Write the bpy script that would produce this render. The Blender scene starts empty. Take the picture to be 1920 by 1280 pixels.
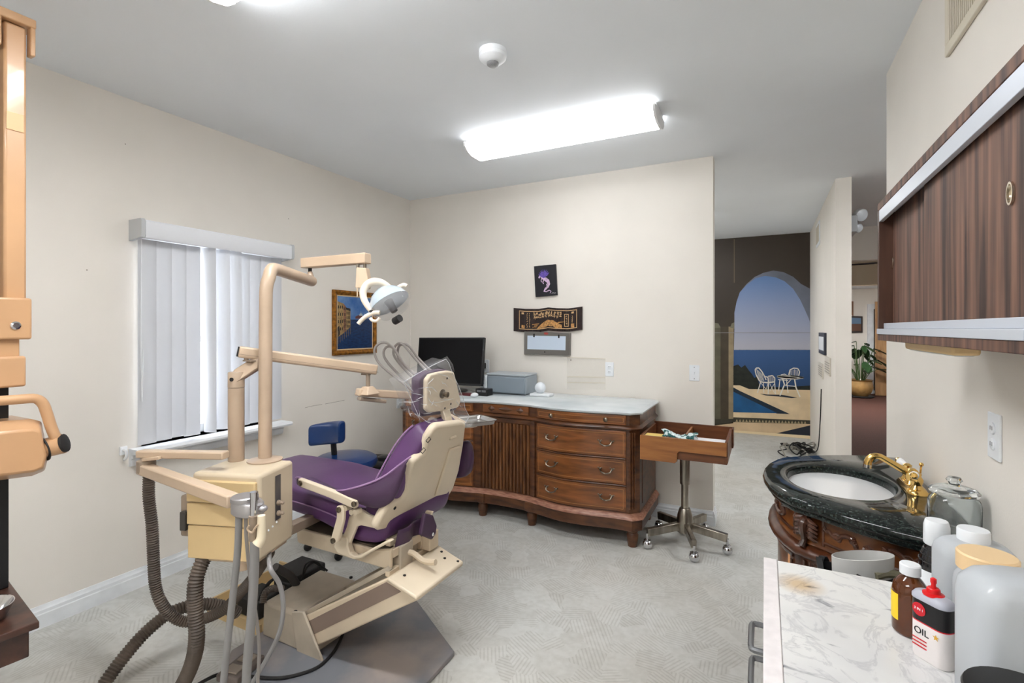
import bpy, bmesh, math, random
from mathutils import Vector, Matrix, Quaternion
random.seed(7)
SC = bpy.context.scene
COL = SC.collection
PI = math.pi

# ------------------------------------------------------------------ camera
F, PX, PY, CAMZ, YAW = 929.0, 960.0, 616.0, 1.412, math.radians(27.0)
cam_data = bpy.data.cameras.new('camera')
cam_data.sensor_width = 36.0
cam_data.lens = F / 1920 * 36.0
cam_data.shift_y = -(640 - PY) / 1920
cam_data.clip_start = 0.02
cam = bpy.data.objects.new('camera', cam_data)
cam.location = (0, 0, CAMZ)
cam.rotation_euler = (PI / 2, 0, YAW)
COL.objects.link(cam)
SC.camera = cam

# ------------------------------------------------------------------ world, exposure
SC.view_settings.view_transform = 'Standard'
SC.view_settings.look = 'None'
SC.view_settings.gamma = 1.0
SC.view_settings.use_curve_mapping = False
SC.view_settings.exposure = 0.74
LAMP = 31.0          # radiance of the fluorescent diffusers
world = bpy.data.worlds.new('world')
SC.world = world
world.use_nodes = True
world.node_tree.nodes['Background'].inputs[0].default_value = (0.93, 0.96, 1.0, 1)
world.node_tree.nodes['Background'].inputs[1].default_value = 3.4

# ------------------------------------------------------------------ measuring helpers
SY, CYW = math.sin(YAW), math.cos(YAW)
AX = Vector((-SY, CYW, 0)); RT = Vector((CYW, SY, 0)); UP = Vector((0, 0, 1)); CAM = Vector((0, 0, CAMZ))
def ray(x, y):
    return AX + RT * ((x - PX) / F) + UP * ((PY - y) / F)
def at(x, y, X=None, Y=None, Z=None, D=None):
    d = ray(x, y)
    if X is not None: t = X / d.x
    elif Y is not None: t = Y / d.y
    elif Z is not None: t = (Z - CAMZ) / d.z
    else: t = D
    return CAM + d * t
def atplane(x, y, p, n):
    d = ray(x, y)
    return CAM + d * ((Vector(p) - CAM).dot(n) / d.dot(n))

# ------------------------------------------------------------------ materials
def lin(c):
    out = []
    for v in c[:3]:
        v = v / 255.0
        out.append(v / 12.92 if v <= 0.04045 else ((v + 0.055) / 1.055) ** 2.4)
    return (out[0], out[1], out[2], 1.0)
MATS = {}
def mat(name, rgb, rough=0.5, metal=0.0, noise=None, bump=None, trans=0.0, alpha=1.0, coat=0.0, ior=1.45, spec=0.5, rgb2=None, emit=None, stretch=None, detail=4.0, ramp=(0.35, 0.65)):
    if name in MATS: return MATS[name]
    m = bpy.data.materials.new(name); m.use_nodes = True
    nt = m.node_tree; b = nt.nodes['Principled BSDF']
    b.inputs['Base Color'].default_value = lin(rgb)
    b.inputs['Roughness'].default_value = rough
    b.inputs['Metallic'].default_value = metal
    b.inputs['IOR'].default_value = ior
    b.inputs['Specular IOR Level'].default_value = spec
    b.inputs['Transmission Weight'].default_value = trans
    b.inputs['Alpha'].default_value = alpha
    b.inputs['Coat Weight'].default_value = coat
    if emit:
        b.inputs['Emission Color'].default_value = lin(rgb); b.inputs['Emission Strength'].default_value = emit
    tc = None
    def coords():
        nonlocal tc
        if tc is None:
            t = nt.nodes.new('ShaderNodeTexCoord'); mp = nt.nodes.new('ShaderNodeMapping')
            nt.links.new(t.outputs['Object'], mp.inputs['Vector'])
            if stretch: mp.inputs['Scale'].default_value = stretch
            tc = mp
        return tc.outputs['Vector']
    if noise:
        scale, amt = noise
        n = nt.nodes.new('ShaderNodeTexNoise'); n.inputs['Scale'].default_value = scale; n.inputs['Detail'].default_value = detail
        nt.links.new(coords(), n.inputs['Vector'])
        r = nt.nodes.new('ShaderNodeValToRGB')
        r.color_ramp.elements[0].position = ramp[0]; r.color_ramp.elements[1].position = ramp[1]
        c2 = rgb2 if rgb2 else tuple(v * (1 - amt) for v in rgb)
        r.color_ramp.elements[0].color = lin(c2); r.color_ramp.elements[1].color = lin(rgb)
        nt.links.new(n.outputs['Fac'], r.inputs['Fac'])
        nt.links.new(r.outputs['Color'], b.inputs['Base Color'])
    if bump:
        n = nt.nodes.new('ShaderNodeTexNoise'); n.inputs['Scale'].default_value = bump[0]; n.inputs['Detail'].default_value = 3
        nt.links.new(coords(), n.inputs['Vector'])
        bp = nt.nodes.new('ShaderNodeBump'); bp.inputs['Strength'].default_value = bump[1]; bp.inputs['Distance'].default_value = 0.01
        nt.links.new(n.outputs['Fac'], bp.inputs['Height']); nt.links.new(bp.outputs['Normal'], b.inputs['Normal'])
    MATS[name] = m
    return m
def wood(name, c1, c2, scale=6.0, stretch=(1, 8, 8), rough=0.35, coat=0.2, ramp=(0.3, 0.7)):
    return mat(name, c2, rough, noise=(scale, 0), rgb2=c1, stretch=stretch, detail=6, coat=coat, ramp=ramp)

# ------------------------------------------------------------------ mesh builder
class MB:
    def __init__(s): s.v, s.f, s.m, s.cur = [], [], [], 0
    def add(s, vs, fs):
        o = len(s.v); s.v += [Vector(p) for p in vs]
        for f in fs: s.f.append([i + o for i in f]); s.m.append(s.cur)
        return s
    def box(s, x0, x1, y0, y1, z0, z1, M=None):
        vs = [Vector((x, y, z)) for z in (z0, z1) for y in (y0, y1) for x in (x0, x1)]
        if M is not None: vs = [M @ v for v in vs]
        return s.add(vs, [(0, 2, 3, 1), (4, 5, 7, 6), (0, 1, 5, 4), (2, 6, 7, 3), (0, 4, 6, 2), (1, 3, 7, 5)])
    def beam(s, a, b, w, h, up=(0, 0, 1)):
        a, b = Vector(a), Vector(b); d = (b - a).normalized(); up = Vector(up)
        r = d.cross(up).normalized(); u = r.cross(d)
        vs = []
        for p in (a, b):
            for i, j in ((-1, -1), (1, -1), (1, 1), (-1, 1)): vs.append(p + r * (w / 2 * i) + u * (h / 2 * j))
        return s.add(vs, [(0, 3, 2, 1), (4, 5, 6, 7), (0, 1, 5, 4), (1, 2, 6, 5), (2, 3, 7, 6), (3, 0, 4, 7)])
    def poly(s, top, off):
        """closed solid: polygon of 3-D points and its copy moved by off"""
        n = len(top); off = Vector(off)
        vs = [Vector(p) for p in top] + [Vector(p) + off for p in top]
        return s.add(vs, [tuple(range(n)), tuple(range(2 * n - 1, n - 1, -1))] + [(i, (i + 1) % n, n + (i + 1) % n, n + i) for i in range(n)])
    def flat(s, pts): return s.add(pts, [tuple(range(len(pts)))])
    def loft(s, rings, cap=True, closed=True):
        n = len(rings[0]); vs = [p for r in rings for p in r]; fs = []
        for k in range(len(rings) - 1):
            for i in range(n if closed else n - 1):
                j = (i + 1) % n
                fs.append((k * n + i, k * n + j, (k + 1) * n + j, (k + 1) * n + i))
        if cap:
            fs.append(tuple(range(n - 1, -1, -1))); fs.append(tuple(range((len(rings) - 1) * n, len(rings) * n)))
        return s.add(vs, fs)
    def lathe(s, prof, c, axis=(0, 0, 1), n=24, cap=True):
        q = Vector((0, 0, 1)).rotation_difference(Vector(axis).normalized()); c = Vector(c)
        rings = [[c + q @ Vector((r * math.cos(2 * PI * i / n), r * math.sin(2 * PI * i / n), z)) for i in range(n)] for r, z in prof]
        return s.loft(rings, cap)
    def cyl(s, a, b, r, r2=None, n=16):
        a, b = Vector(a), Vector(b); L = (b - a).length
        return s.lathe([(r, 0), (r if r2 is None else r2, L)], a, b - a, n)
    def tube(s, pts, r, n=10, sub=0, ridge=None, squash=1.0):
        P = [Vector(p) for p in pts]
        if sub: P = smooth_path(P, sub)
        R = r if isinstance(r, (list, tuple)) else None
        if ridge: P = resample(P, ridge[0] / 2.0)
        m = len(P); rings = []
        t0 = (P[1] - P[0]).normalized()
        nrm = t0.orthogonal().normalized()
        for i, p in enumerate(P):
            t = ((P[min(i + 1, m - 1)] - P[max(i - 1, 0)])).normalized()
            if t.length < 1e-6: t = t0
            nrm = (nrm - t * nrm.dot(t)).normalized(); bn = t.cross(nrm)
            if R: rr = R[0] + 0; u = i / (m - 1) * (len(R) - 1); k = min(int(u), len(R) - 2); rr = R[k] + (R[k + 1] - R[k]) * (u - k)
            else: rr = r
            if ridge and i % 2: rr -= ridge[1]
            rings.append([p + nrm * (rr * math.cos(2 * PI * j / n)) + bn * (rr * squash * math.sin(2 * PI * j / n)) for j in range(n)])
        return s.loft(rings, True)
    def ball(s, c, rx, ry=None, rz=None, n=16, m=10):
        ry = rx if ry is None else ry; rz = rx if rz is None else rz; c = Vector(c)
        rings = []
        for k in range(1, m):
            a = PI * k / m
            rings.append([c + Vector((rx * math.sin(a) * math.cos(2 * PI * i / n), ry * math.sin(a) * math.sin(2 * PI * i / n), -rz * math.cos(a))) for i in range(n)])
        return s.loft(rings, True)
    def xf(s, M, start=0):
        for i in range(start, len(s.v)): s.v[i] = M @ s.v[i]
        return s
def smooth_path(P, sub):
    out = []
    for i in range(len(P) - 1):
        p0, p1, p2, p3 = P[max(i - 1, 0)], P[i], P[i + 1], P[min(i + 2, len(P) - 1)]
        for k in range(sub):
            t = k / sub
            out.append(0.5 * ((2 * p1) + (p2 - p0) * t + (2 * p0 - 5 * p1 + 4 * p2 - p3) * t * t + (3 * p1 - p0 - 3 * p2 + p3) * t ** 3))
    out.append(P[-1].copy()); return out
def resample(P, step):
    out = [P[0].copy()]; acc = 0.0
    for a, b in zip(P[:-1], P[1:]):
        L = (b - a).length
        if L < 1e-9: continue
        d = step - acc
        while d <= L:
            out.append(a + (b - a) * (d / L)); d += step
        acc = L - (d - step)
    return out
def mk(name, mb, material, parent=None, bevel=0.0, seg=2, smooth=True, ang=35, sub=0):
    me = bpy.data.meshes.new(name)
    me.from_pydata([tuple(v) for v in mb.v], [], mb.f)
    bm = bmesh.new(); bm.from_mesh(me)
    bmesh.ops.recalc_face_normals(bm, faces=bm.faces[:]); bm.to_mesh(me); bm.free()
    ms = material if isinstance(material, (list, tuple)) else [material]
    for m in ms: me.materials.append(m)
    if len(ms) > 1: me.polygons.foreach_set('material_index', mb.m)
    if smooth:
        me.polygons.foreach_set('use_smooth', [True] * len(me.polygons))
        me.set_sharp_from_angle(angle=math.radians(ang))
    o = bpy.data.objects.new(name, me); COL.objects.link(o)
    if sub:
        md = o.modifiers.new('sub', 'SUBSURF'); md.levels = sub; md.render_levels = sub
    if bevel:
        md = o.modifiers.new('bevel', 'BEVEL'); md.width = bevel; md.segments = seg; md.limit_method = 'ANGLE'; md.angle_limit = math.radians(40)
        md.harden_normals = False
    if parent is not None: adopt(o, parent)
    return o
def adopt(o, parent):
    o.parent = parent
    inv = Matrix.Identity(4); p = parent
    while p is not None:
        if p.type == 'EMPTY': inv = Matrix.Translation(-Vector(p.location)) @ inv
        p = p.parent
    if parent.type == 'EMPTY': o.matrix_parent_inverse = inv
def tag(o, label, cat, group=None, kind=None):
    if label: o['label'] = label
    if cat: o['category'] = cat
    if group: o['group'] = group
    if kind: o['kind'] = kind
    return o
def thing(name, label, cat, loc, group=None):
    o = bpy.data.objects.new(name, None); COL.objects.link(o)
    o.location = loc; o.empty_display_size = 0.05
    return tag(o, label, cat, group)
def struct(name, mb, material, label=None, **k):
    o = mk(name, mb, material, None, **k); o['kind'] = 'structure'
    if label: o['label'] = label
    return o
def lettering(name, body, size, M, material, parent, extrude=0.0004, align='CENTER'):
    cu = bpy.data.curves.new(name, 'FONT'); cu.body = body; cu.size = size; cu.extrude = extrude; cu.align_x = align; cu.align_y = 'CENTER'
    o = bpy.data.objects.new(name, cu); COL.objects.link(o); cu.materials.append(material)
    me = None
    o.matrix_world = M
    dg = bpy.context.evaluated_depsgraph_get(); me = bpy.data.meshes.new_from_object(o.evaluated_get(dg))
    me.transform(M); bpy.data.objects.remove(o)
    o = bpy.data.objects.new(name, me); COL.objects.link(o)
    if not me.materials: me.materials.append(material)
    if parent is not None: adopt(o, parent)
    return o
def rrect(w, h, r, n=5):
    out = []
    for cx, cy, a0 in ((w / 2 - r, h / 2 - r, 0), (-w / 2 + r, h / 2 - r, 90), (-w / 2 + r, -h / 2 + r, 180), (w / 2 - r, -h / 2 + r, 270)):
        for k in range(n + 1):
            a = math.radians(a0 + 90 * k / n); out.append((cx + r * math.cos(a), cy + r * math.sin(a)))
    return out
# ------------------------------------------------------------------ room materials
H = 2.65; XL = -3.05; YB = 3.82; XR = 0.53; XE = -0.328; YR = 2.98; YP = 4.855; YM = 7.40
M_wall = mat('wall_paint', (234, 229, 221), 0.62, noise=(1.3, 0.03), bump=(160, 0.03))
M_ceil = mat('ceiling_paint', (240, 245, 250), 0.7, noise=(0.9, 0.02), bump=(90, 0.04))
M_white = mat('white_trim', (232, 236, 240), 0.4, noise=(9, 0.06))
M_carpet = mat('brown_carpet', (88, 52, 41), 0.95, noise=(60, 0.25), bump=(300, 0.5))
def floor_material():
    m = bpy.data.materials.new('patterned_vinyl'); m.use_nodes = True; nt = m.node_tree; b = nt.nodes['Principled BSDF']
    N, L = nt.nodes.new, nt.links.new
    tc = N('ShaderNodeTexCoord'); vo = N('ShaderNodeTexVoronoi'); vo.inputs['Scale'].default_value = 10.0
    vo.distance = 'CHEBYCHEV'; vo.voronoi_dimensions = '2D'
    L(tc.outputs['Object'], vo.inputs['Vector'])
    sep = N('ShaderNodeSeparateColor'); L(vo.outputs['Color'], sep.inputs[0])
    def mth(op, a, c=None):
        n = N('ShaderNodeMath'); n.operation = op
        for i, q in enumerate((a, c)):
            if q is None: continue
            if isinstance(q, (int, float)): n.inputs[i].default_value = q
            else: L(q, n.inputs[i])
        return n.outputs[0]
    ang = mth('MULTIPLY', mth('FLOOR', mth('MULTIPLY', sep.outputs[0], 6.0)), PI / 6)
    xy = N('ShaderNodeSeparateXYZ'); L(tc.outputs['Object'], xy.inputs[0])
    s = mth('ADD', mth('MULTIPLY', xy.outputs[0], mth('COSINE', ang)), mth('MULTIPLY', xy.outputs[1], mth('SINE', ang)))
    msk = mth('GREATER_THAN', sep.outputs[2], 0.34)
    w = mth('MULTIPLY', mth('POWER', mth('ABSOLUTE', mth('SINE', mth('MULTIPLY', s, 190.0))), 5.0), mth('MULTIPLY', msk, -1.0))
    no = N('ShaderNodeTexNoise'); no.inputs['Scale'].default_value = 30; L(tc.outputs['Object'], no.inputs['Vector'])
    v = mth('ADD', mth('MULTIPLY', w, 0.24), mth('ADD', mth('MULTIPLY', sep.outputs[1], 0.16), mth('MULTIPLY', no.outputs['Fac'], 0.5)))
    rp = N('ShaderNodeValToRGB'); rp.color_ramp.elements[0].position = 0.0; rp.color_ramp.elements[1].position = 0.42
    rp.color_ramp.elements[0].color = lin((178, 178, 173)); rp.color_ramp.elements[1].color = lin((205, 206, 203))
    L(v, rp.inputs['Fac'])
    st = N('ShaderNodeTexNoise'); st.inputs['Scale'].default_value = 1.1; st.inputs['Detail'].default_value = 5; L(tc.outputs['Object'], st.inputs['Vector'])
    r2 = N('ShaderNodeValToRGB'); r2.color_ramp.elements[0].position = 0.3; r2.color_ramp.elements[1].position = 0.62
    r2.color_ramp.elements[0].color = lin((238, 233, 227)); r2.color_ramp.elements[1].color = (1, 1, 1, 1); L(st.outputs['Fac'], r2.inputs['Fac'])
    mx = N('ShaderNodeMix'); mx.data_type = 'RGBA'; mx.blend_type = 'MULTIPLY'; mx.inputs[0].default_value = 1.0
    L(rp.outputs['Color'], mx.inputs[6]); L(r2.outputs['Color'], mx.inputs[7]); L(mx.outputs[2], b.inputs['Base Color'])
    bp = N('ShaderNodeBump'); bp.inputs['Strength'].default_value = 0.12; bp.inputs['Distance'].default_value = 0.002
    L(w, bp.inputs['Height']); L(bp.outputs['Normal'], b.inputs['Normal'])
    b.inputs['Roughness'].default_value = 0.5
    return m
M_floor = floor_material()

# ------------------------------------------------------------------ shell
YN = -1.9
struct('floor', MB().box(XL - .12, XR + .06, YN - .1, YM + .1, -0.08, 0), M_floor, 'grey patterned vinyl floor', smooth=False)
struct('floor_far', MB().box(XR + .06, 5.0, 2.4, 13.4, -0.08, 0.0), M_carpet, 'red-brown carpet beyond the doorway', smooth=False)
struct('ceiling', MB().box(XL - .12, XR + .12, YN - .1, YM + .1, H, H + .08), M_ceil, 'flat grey painted ceiling', smooth=False)
struct('ceiling_far', MB().box(XR + .12, 5.0, 2.4, 9.7, H, H + .08).box(XR + .12, 5.0, 9.7, 13.4, 2.29, 2.37), M_ceil, smooth=False)
# left wall with window opening
WY0, WY1, WZ0, WZ1 = 1.50, 2.31, 0.775, 1.93
struct('wall_left', MB().box(XL - .12, XL, YN, WY0, 0, H).box(XL - .12, XL, WY1, YB, 0, H).box(XL - .12, XL, WY0, WY1, 0, WZ0).box(XL - .12, XL, WY0, WY1, WZ1, H), M_wall, 'cream painted wall with the window', smooth=False)
struct('wall_back', MB().box(XL - .12, XE, YB, YB + .12, 0, H), M_wall, 'cream painted wall behind the dresser', smooth=False)
struct('wall_right', MB().box(XR, XR + .12, YN, YR, 0, H), M_wall, 'cream wall behind the vanity and the wall cabinet', smooth=False)
struct('wall_near', MB().box(XL - .12, XR + .12, YN - .12, YN, 0, H), M_wall, smooth=False)
struct('wall_partition', MB().box(XR - .008, XR + .103, YP, YM, 0, H), M_wall, 'cream partition wall end beside the mural', smooth=False)
struct('wall_hall', MB().box(XL - .12, XR + .103, YM, YM + .12, 0, H), M_wall, smooth=False)
struct('wall_hall_side', MB().box(-2.2, -2.1, YB + .12, YM, 0, H), M_wall, smooth=False)
struct('wall_far', MB().box(XR + .1, 5.0, 13.2, 13.32, 0, H), M_wall, smooth=False)
struct('wall_far_side', MB().box(4.2, 4.3, 2.4, 13.2, 0, H).box(XR + .12, 4.2, 2.3, 2.4, 0, H).box(XR + .0, XR + .1, YM + .12, 13.2, 0, H), M_wall, smooth=False)
struct('beam_header', MB().box(XR + .103, 4.2, 7.30, 7.44, 2.245, H), M_wall, 'cream header above the far hallway', smooth=False)
struct('beam_header', MB().box(XR + .103, 4.2, 9.62, 9.78, 2.11, H), mat('header_paint', (196, 184, 160), .6), 'tan header deeper in the hallway', smooth=False)
# baseboards with a moulded top
def baseboard(name, a, b, nx, ny, h=0.105):
    a, b = Vector(a), Vector(b); n = Vector((nx, ny, 0))
    prof = [(0, 0), (0.016, 0), (0.016, h * .62), (0.013, h * .66), (0.013, h * .8), (0.008, h * .86), (0.005, h), (0, h)]
    struct(name, MB().loft([[p + n * d + UP * z for d, z in prof] for p in (a, b)]), M_white, 'white moulded baseboard')
baseboard('baseboard_left', (XL, YN, 0), (XL, YB, 0), 1, 0)
baseboard('baseboard_back', (XL, YB, 0), (XE, YB, 0), 0, -1)
baseboard('baseboard_end', (XE, YB - .016, 0), (XE, YB + .12, 0), 1, 0)
baseboard('baseboard_far', (XR + .103, 13.2, 0), (4.2, 13.2, 0), 0, -1)

# ------------------------------------------------------------------ ceiling lamps
M_diff = mat('lamp_diffuser', (255, 255, 255), .5, emit=LAMP)
M_dside = mat('lamp_diffuser_prismatic_side', (255, 255, 255), .5, emit=LAMP * .38)
M_ddim = mat('lamp_diffuser_dimmed', (255, 255, 255), .5, emit=LAMP * .21)  # lamp near the back wall, dimmed to even out the light there
M_ddims = mat('lamp_diffuser_dimmed_side', (255, 255, 255), .5, emit=LAMP * .19)
M_lampmetal = mat('lamp_white_metal', (236, 237, 238), .4)
def ceiling_lamp(label, x0, x1, y, group='fluorescent ceiling lamps', glow=None):
    glow = glow or [M_diff, M_dside]
    t = thing('ceiling_lamp', label, 'ceiling lamp', ((x0 + x1) / 2, y, H), group)
    mk('housing', MB().box(x0, x1, y - .10, y + .10, H - .028, H), M_lampmetal, t, bevel=.003)
    w = .138
    prof = [(-w, -.026), (-w + .006, -.05), (-w + .035, -.075), (-w + .085, -.09), (w - .085, -.09), (w - .035, -.075), (w - .006, -.05), (w, -.026)]
    dm_ = MB().loft([[Vector((x, y + a, H + z)) for a, z in prof] for x in (x0 + .012, x1 - .012)])
    dm_.m = [0 if i in (3,) else 1 for i in range(len(dm_.f))]
    mk('diffuser', dm_, glow, t)
    p2 = [(-w - .002, -.022), (-w + .004, -.052), (-w + .034, -.078), (-w + .085, -.093), (w - .085, -.093), (w - .034, -.078), (w - .004, -.052), (w + .002, -.022)]
    for xa, xb in ((x0, x0 + .012), (x1 - .012, x1)):
        mk('end_cap', MB().loft([[Vector((x, y + a, H + z)) for a, z in p2] for x in (xa, xb)]), M_lampmetal, t)
    return t
ceiling_lamp('long white fluorescent lamp on the ceiling, glowing in full view', -1.745, -.525, 2.865, glow=[M_ddim, M_ddims])
ceiling_lamp('fluorescent ceiling lamp of which only one corner shows at the top edge', -1.735, -.515, 1.02)
ceiling_lamp('unseen fluorescent ceiling lamp added behind the viewer', -1.735, -.515, -.83)  # added out of view to brighten the room from behind
# hall and side-room lamps added unseen for brightness; the far panel lamp is visible
ceiling_lamp('unseen fluorescent ceiling lamp added in the hall behind the dresser wall', -1.75, -.55, 5.55)
ceiling_lamp('unseen fluorescent ceiling lamp added in the side room past the doorway', 1.2, 2.4, 3.7)
fp = thing('ceiling_panel_lamp', 'bright square lamp on the far hallway ceiling', 'ceiling lamp', (1.3, 10.3, 2.29))
mk('lamp_frame', MB().box(.95, 2.05, 9.98, 10.62, 2.272, 2.29), M_lampmetal, fp)
mk('diffuser', MB().box(1.0, 2.0, 10.03, 10.57, 2.264, 2.272), M_diff, fp)

# ------------------------------------------------------------------ window and blinds
M_sill = mat('window_white', (238, 241, 245), .35)
M_glass = mat('window_glass', (255, 255, 255), .02, trans=1.0, ior=1.05)
wx = XL - .075
win = MB()
win.box(wx - .02, wx + .02, WY0, WY0 + .045, WZ0, WZ1).box(wx - .02, wx + .02, WY1 - .045, WY1, WZ0, WZ1)
win.box(wx - .02, wx + .02, WY0 + .045, WY1 - .045, WZ0, WZ0 + .05).box(wx - .02, wx + .02, WY0 + .045, WY1 - .045, WZ1 - .05, WZ1)
win.box(wx - .018, wx + .018, WY0 + .045, WY1 - .045, 1.33, 1.37)
wf = struct('window_1', win, M_sill, 'white sash window behind the vertical blinds', bevel=.003)
mk('pane', MB().box(wx - .003, wx + .003, WY0 + .045, WY1 - .045, WZ0 + .05, 1.33), M_glass, wf)
mk('pane', MB().box(wx - .003, wx + .003, WY0 + .045, WY1 - .045, 1.37, WZ1 - .05), M_glass, wf)
sy0, sy1 = 1.44, 2.385
sp = [(0, 0), (.115, 0), (.12, -.012), (.115, -.024), (.03, -.03), (.03, -.05), (.022, -.058), (.022, -.08), (.012, -.095), (0, -.095)]
sl = MB().loft([[Vector((XL - .0 + a, y, .765 + z)) for a, z in sp] for y in (sy0, sy1)])
struct('trim_1', sl, M_sill, 'white moulded sill under the vertical blinds')
struct('trim_2', MB().box(XL - .11, XL - .0, WY0 - .0, WY1, WZ0 - .012, WZ0), M_sill, smooth=False)
pl = bpy.data.lights.new('sky_portal', 'AREA'); pl.shape = 'RECTANGLE'; pl.size = WY1 - WY0; pl.size_y = WZ1 - WZ0; pl.cycles.is_portal = True
po = bpy.data.objects.new('sky_portal', pl); COL.objects.link(po); po.location = (XL - .16, (WY0 + WY1) / 2, (WZ0 + WZ1) / 2); po.rotation_euler = (0, -PI / 2, 0)

def vane_material():
    m = bpy.data.materials.new('vinyl_vane'); m.use_nodes = True; nt = m.node_tree
    b = nt.nodes['Principled BSDF']; b.inputs['Base Color'].default_value = lin((222, 224, 228)); b.inputs['Roughness'].default_value = .45
    tr = nt.nodes.new('ShaderNodeBsdfTranslucent'); tr.inputs[0].default_value = lin((232, 236, 242))
    mx = nt.nodes.new('ShaderNodeMixShader'); mx.inputs[0].default_value = .16
    nt.links.new(b.outputs[0], mx.inputs[1]); nt.links.new(tr.outputs[0], mx.inputs[2]); nt.links.new(mx.outputs[0], nt.nodes['Material Output'].inputs[0])
    return m
M_vane = vane_material()
bl = thing('vertical_blinds', 'white vertical blinds hanging in the window, parted in the middle', 'blinds', (XL + .06, 1.9, .78))
M_val = mat('valance_grey', (232, 235, 240), .45)
va = MB().loft([[Vector((XL + a, y, z)) for a, z in ((.012, 1.905), (.115, 1.895), (.122, 1.905), (.122, 1.985), (.115, 1.992), (.012, 1.992))] for y in (1.462, 2.375)])
val = mk('valance', va, M_val, bl)
for y0 in (1.440, 2.375):
    mk('end_bracket', MB().poly([Vector((XL + a, y0, z)) for a, z in ((.0, 1.885), (.118, 1.898), (.124, 1.91), (.124, 1.988), (.116, 1.997), (0, 1.997))], (0, .02, 0)), mat('bracket_grey', (196, 199, 202), .5), bl)
vy = 1.475; vz0, vz1 = .782, 1.90
angs = [2, 3, 2, 3, 62, 34, 16, 4, 3, 4, 2]
for i, a in enumerate(angs):
    cy = 1.512 + i * .0800; w = .0455
    mb = MB()
    rings = []
    for z, sway in ((vz0 + .004 * (i % 3), 1.0), ((vz0 + vz1) / 2, .5), (vz1, 0)):
        ring = []
        rot = math.radians(a + (14 * sway if a > 15 else 0))
        for k in range(7):
            s = (k / 6 - .5) * 2
            lx, ly = .006 * (1 - s * s), s * w
            ring.append(Vector((XL + (.036 if a < 15 else .06) + lx * math.cos(rot) + ly * math.sin(rot), cy + ly * math.cos(rot) - lx * math.sin(rot) + (.012 * sway if a > 15 else 0), z)))
        rings.append(ring)
    # thickness
    mb2 = MB(); rr = [r + [p + Vector((-.0012, 0, 0)) for p in reversed(r)] for r in rings]
    mb2.loft(rr)
    mk('vane', mb2, M_vane, bl, ang=60)
mk('control_chain', MB().tube([(XL + .07, 1.468, 1.9), (XL + .07, 1.466, 1.3), (XL + .075, 1.469, 1.02), (XL + .08, 1.472, 1.3)], .0022, 6, 4), M_val, bl)
pk = thing('blind_tieback', 'small white plastic hook on the wall under the blinds', 'hook', (XL, 1.415, .76))
mk('hook_plate', MB().box(XL, XL + .012, 1.395, 1.43, .74, .785), M_sill, pk, bevel=.003)
mk('hook_arm', MB().tube([(XL + .01, 1.41, .77), (XL + .04, 1.41, .765), (XL + .04, 1.41, .735), (XL + .02, 1.41, .715)], .007, 8, 3), M_sill, pk)

# scuffs and a nail hole on the window wall
M_scuff = mat('wall_scuff', (128, 118, 108), .7)
wl = bpy.data.objects['wall_left']
for pts in ([(572, 764), (590, 760), (604, 758)], [(610, 757), (628, 753.5), (646, 750)]):
    mk('scuff_mark', MB().tube([at(x, y, X=XL + .0003) for x, y in pts], .0013, 5, 3), M_scuff, wl)
for px_, py_ in ((541, 410), (163, 506), (235, 270)):
    mk('nail_hole', MB().lathe([(.003, 0), (.002, .0006)], at(px_, py_, X=XL), (1, 0, 0), 8), M_scuff, wl)
# ------------------------------------------------------------------ dresser
W_dark = wood('dresser_walnut', (54, 29, 14), (104, 62, 33), 3.5, (2.2, 5, 9), .38, .25)
W_face = wood('dresser_veneer', (84, 46, 20), (144, 86, 42), 3.0, (1.6, 3, 11), .32, .3)
W_rose = wood('dresser_worn_moulding', (120, 74, 56), (176, 128, 104), 9, (2, 5, 14), .4, .1)
W_slat = wood('dresser_tambour', (62, 34, 16), (126, 80, 44), 5, (12, 4, 1.5), .42, .15)
M_inlay = mat('inlay_line', (166, 114, 62), .4)
M_pull = mat('aged_brass_pull', (150, 138, 122), .32, 1.0, noise=(60, .4))
XC = -1.70; DH = .88
KN = [(-.3, 3.24), (0, 3.24), (.19, 3.232), (.26, 3.21), (.45, 3.165), (.62, 3.168), (.82, 3.20), (.93, 3.205), (1.2, 3.21)]
def yf(x):
    d = abs(x - XC)
    for i in range(len(KN) - 1):
        if KN[i][0] <= d <= KN[i + 1][0]:
            a, b = KN[i], KN[i + 1]; u = (d - a[0]) / (b[0] - a[0])
            p0 = KN[max(i - 1, 0)][1]; p3 = KN[min(i + 2, len(KN) - 1)][1]; p1, p2 = a[1], b[1]
            return .5 * (2 * p1 + (p2 - p0) * u + (2 * p0 - 5 * p1 + 4 * p2 - p3) * u * u + (3 * p1 - p0 - 3 * p2 + p3) * u ** 3)
    return KN[-1][1]
DXL, DXR, DYB = XC - .975, XC + .975, 3.785
def dresser_outline(off, ch=.055, back=DYB, side=0.0):
    x0, x1 = DXL - side, DXR + side; pts = []
    n = 44; xa, xb = x0 + ch, x1 - ch
    for i in range(n + 1):
        x = xa + (xb - xa) * i / n; pts.append((x, yf(x) - off))
    pts.append((x1, yf(xb) - off + ch)); pts.append((x1, back)); pts.append((x0, back)); pts.append((x0, yf(xa) - off + ch))
    return pts
def slab(off, z0, z1, ch=.055, side=0.0, back=DYB, rings=None):
    mb = MB()
    rs = rings if rings else [(0, z0), (0, z1)]
    mb.loft([[Vector((x, y, z)) for x, y in dresser_outline(off + d, ch, back, side + d)] for d, z in rs])
    return mb
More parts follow.
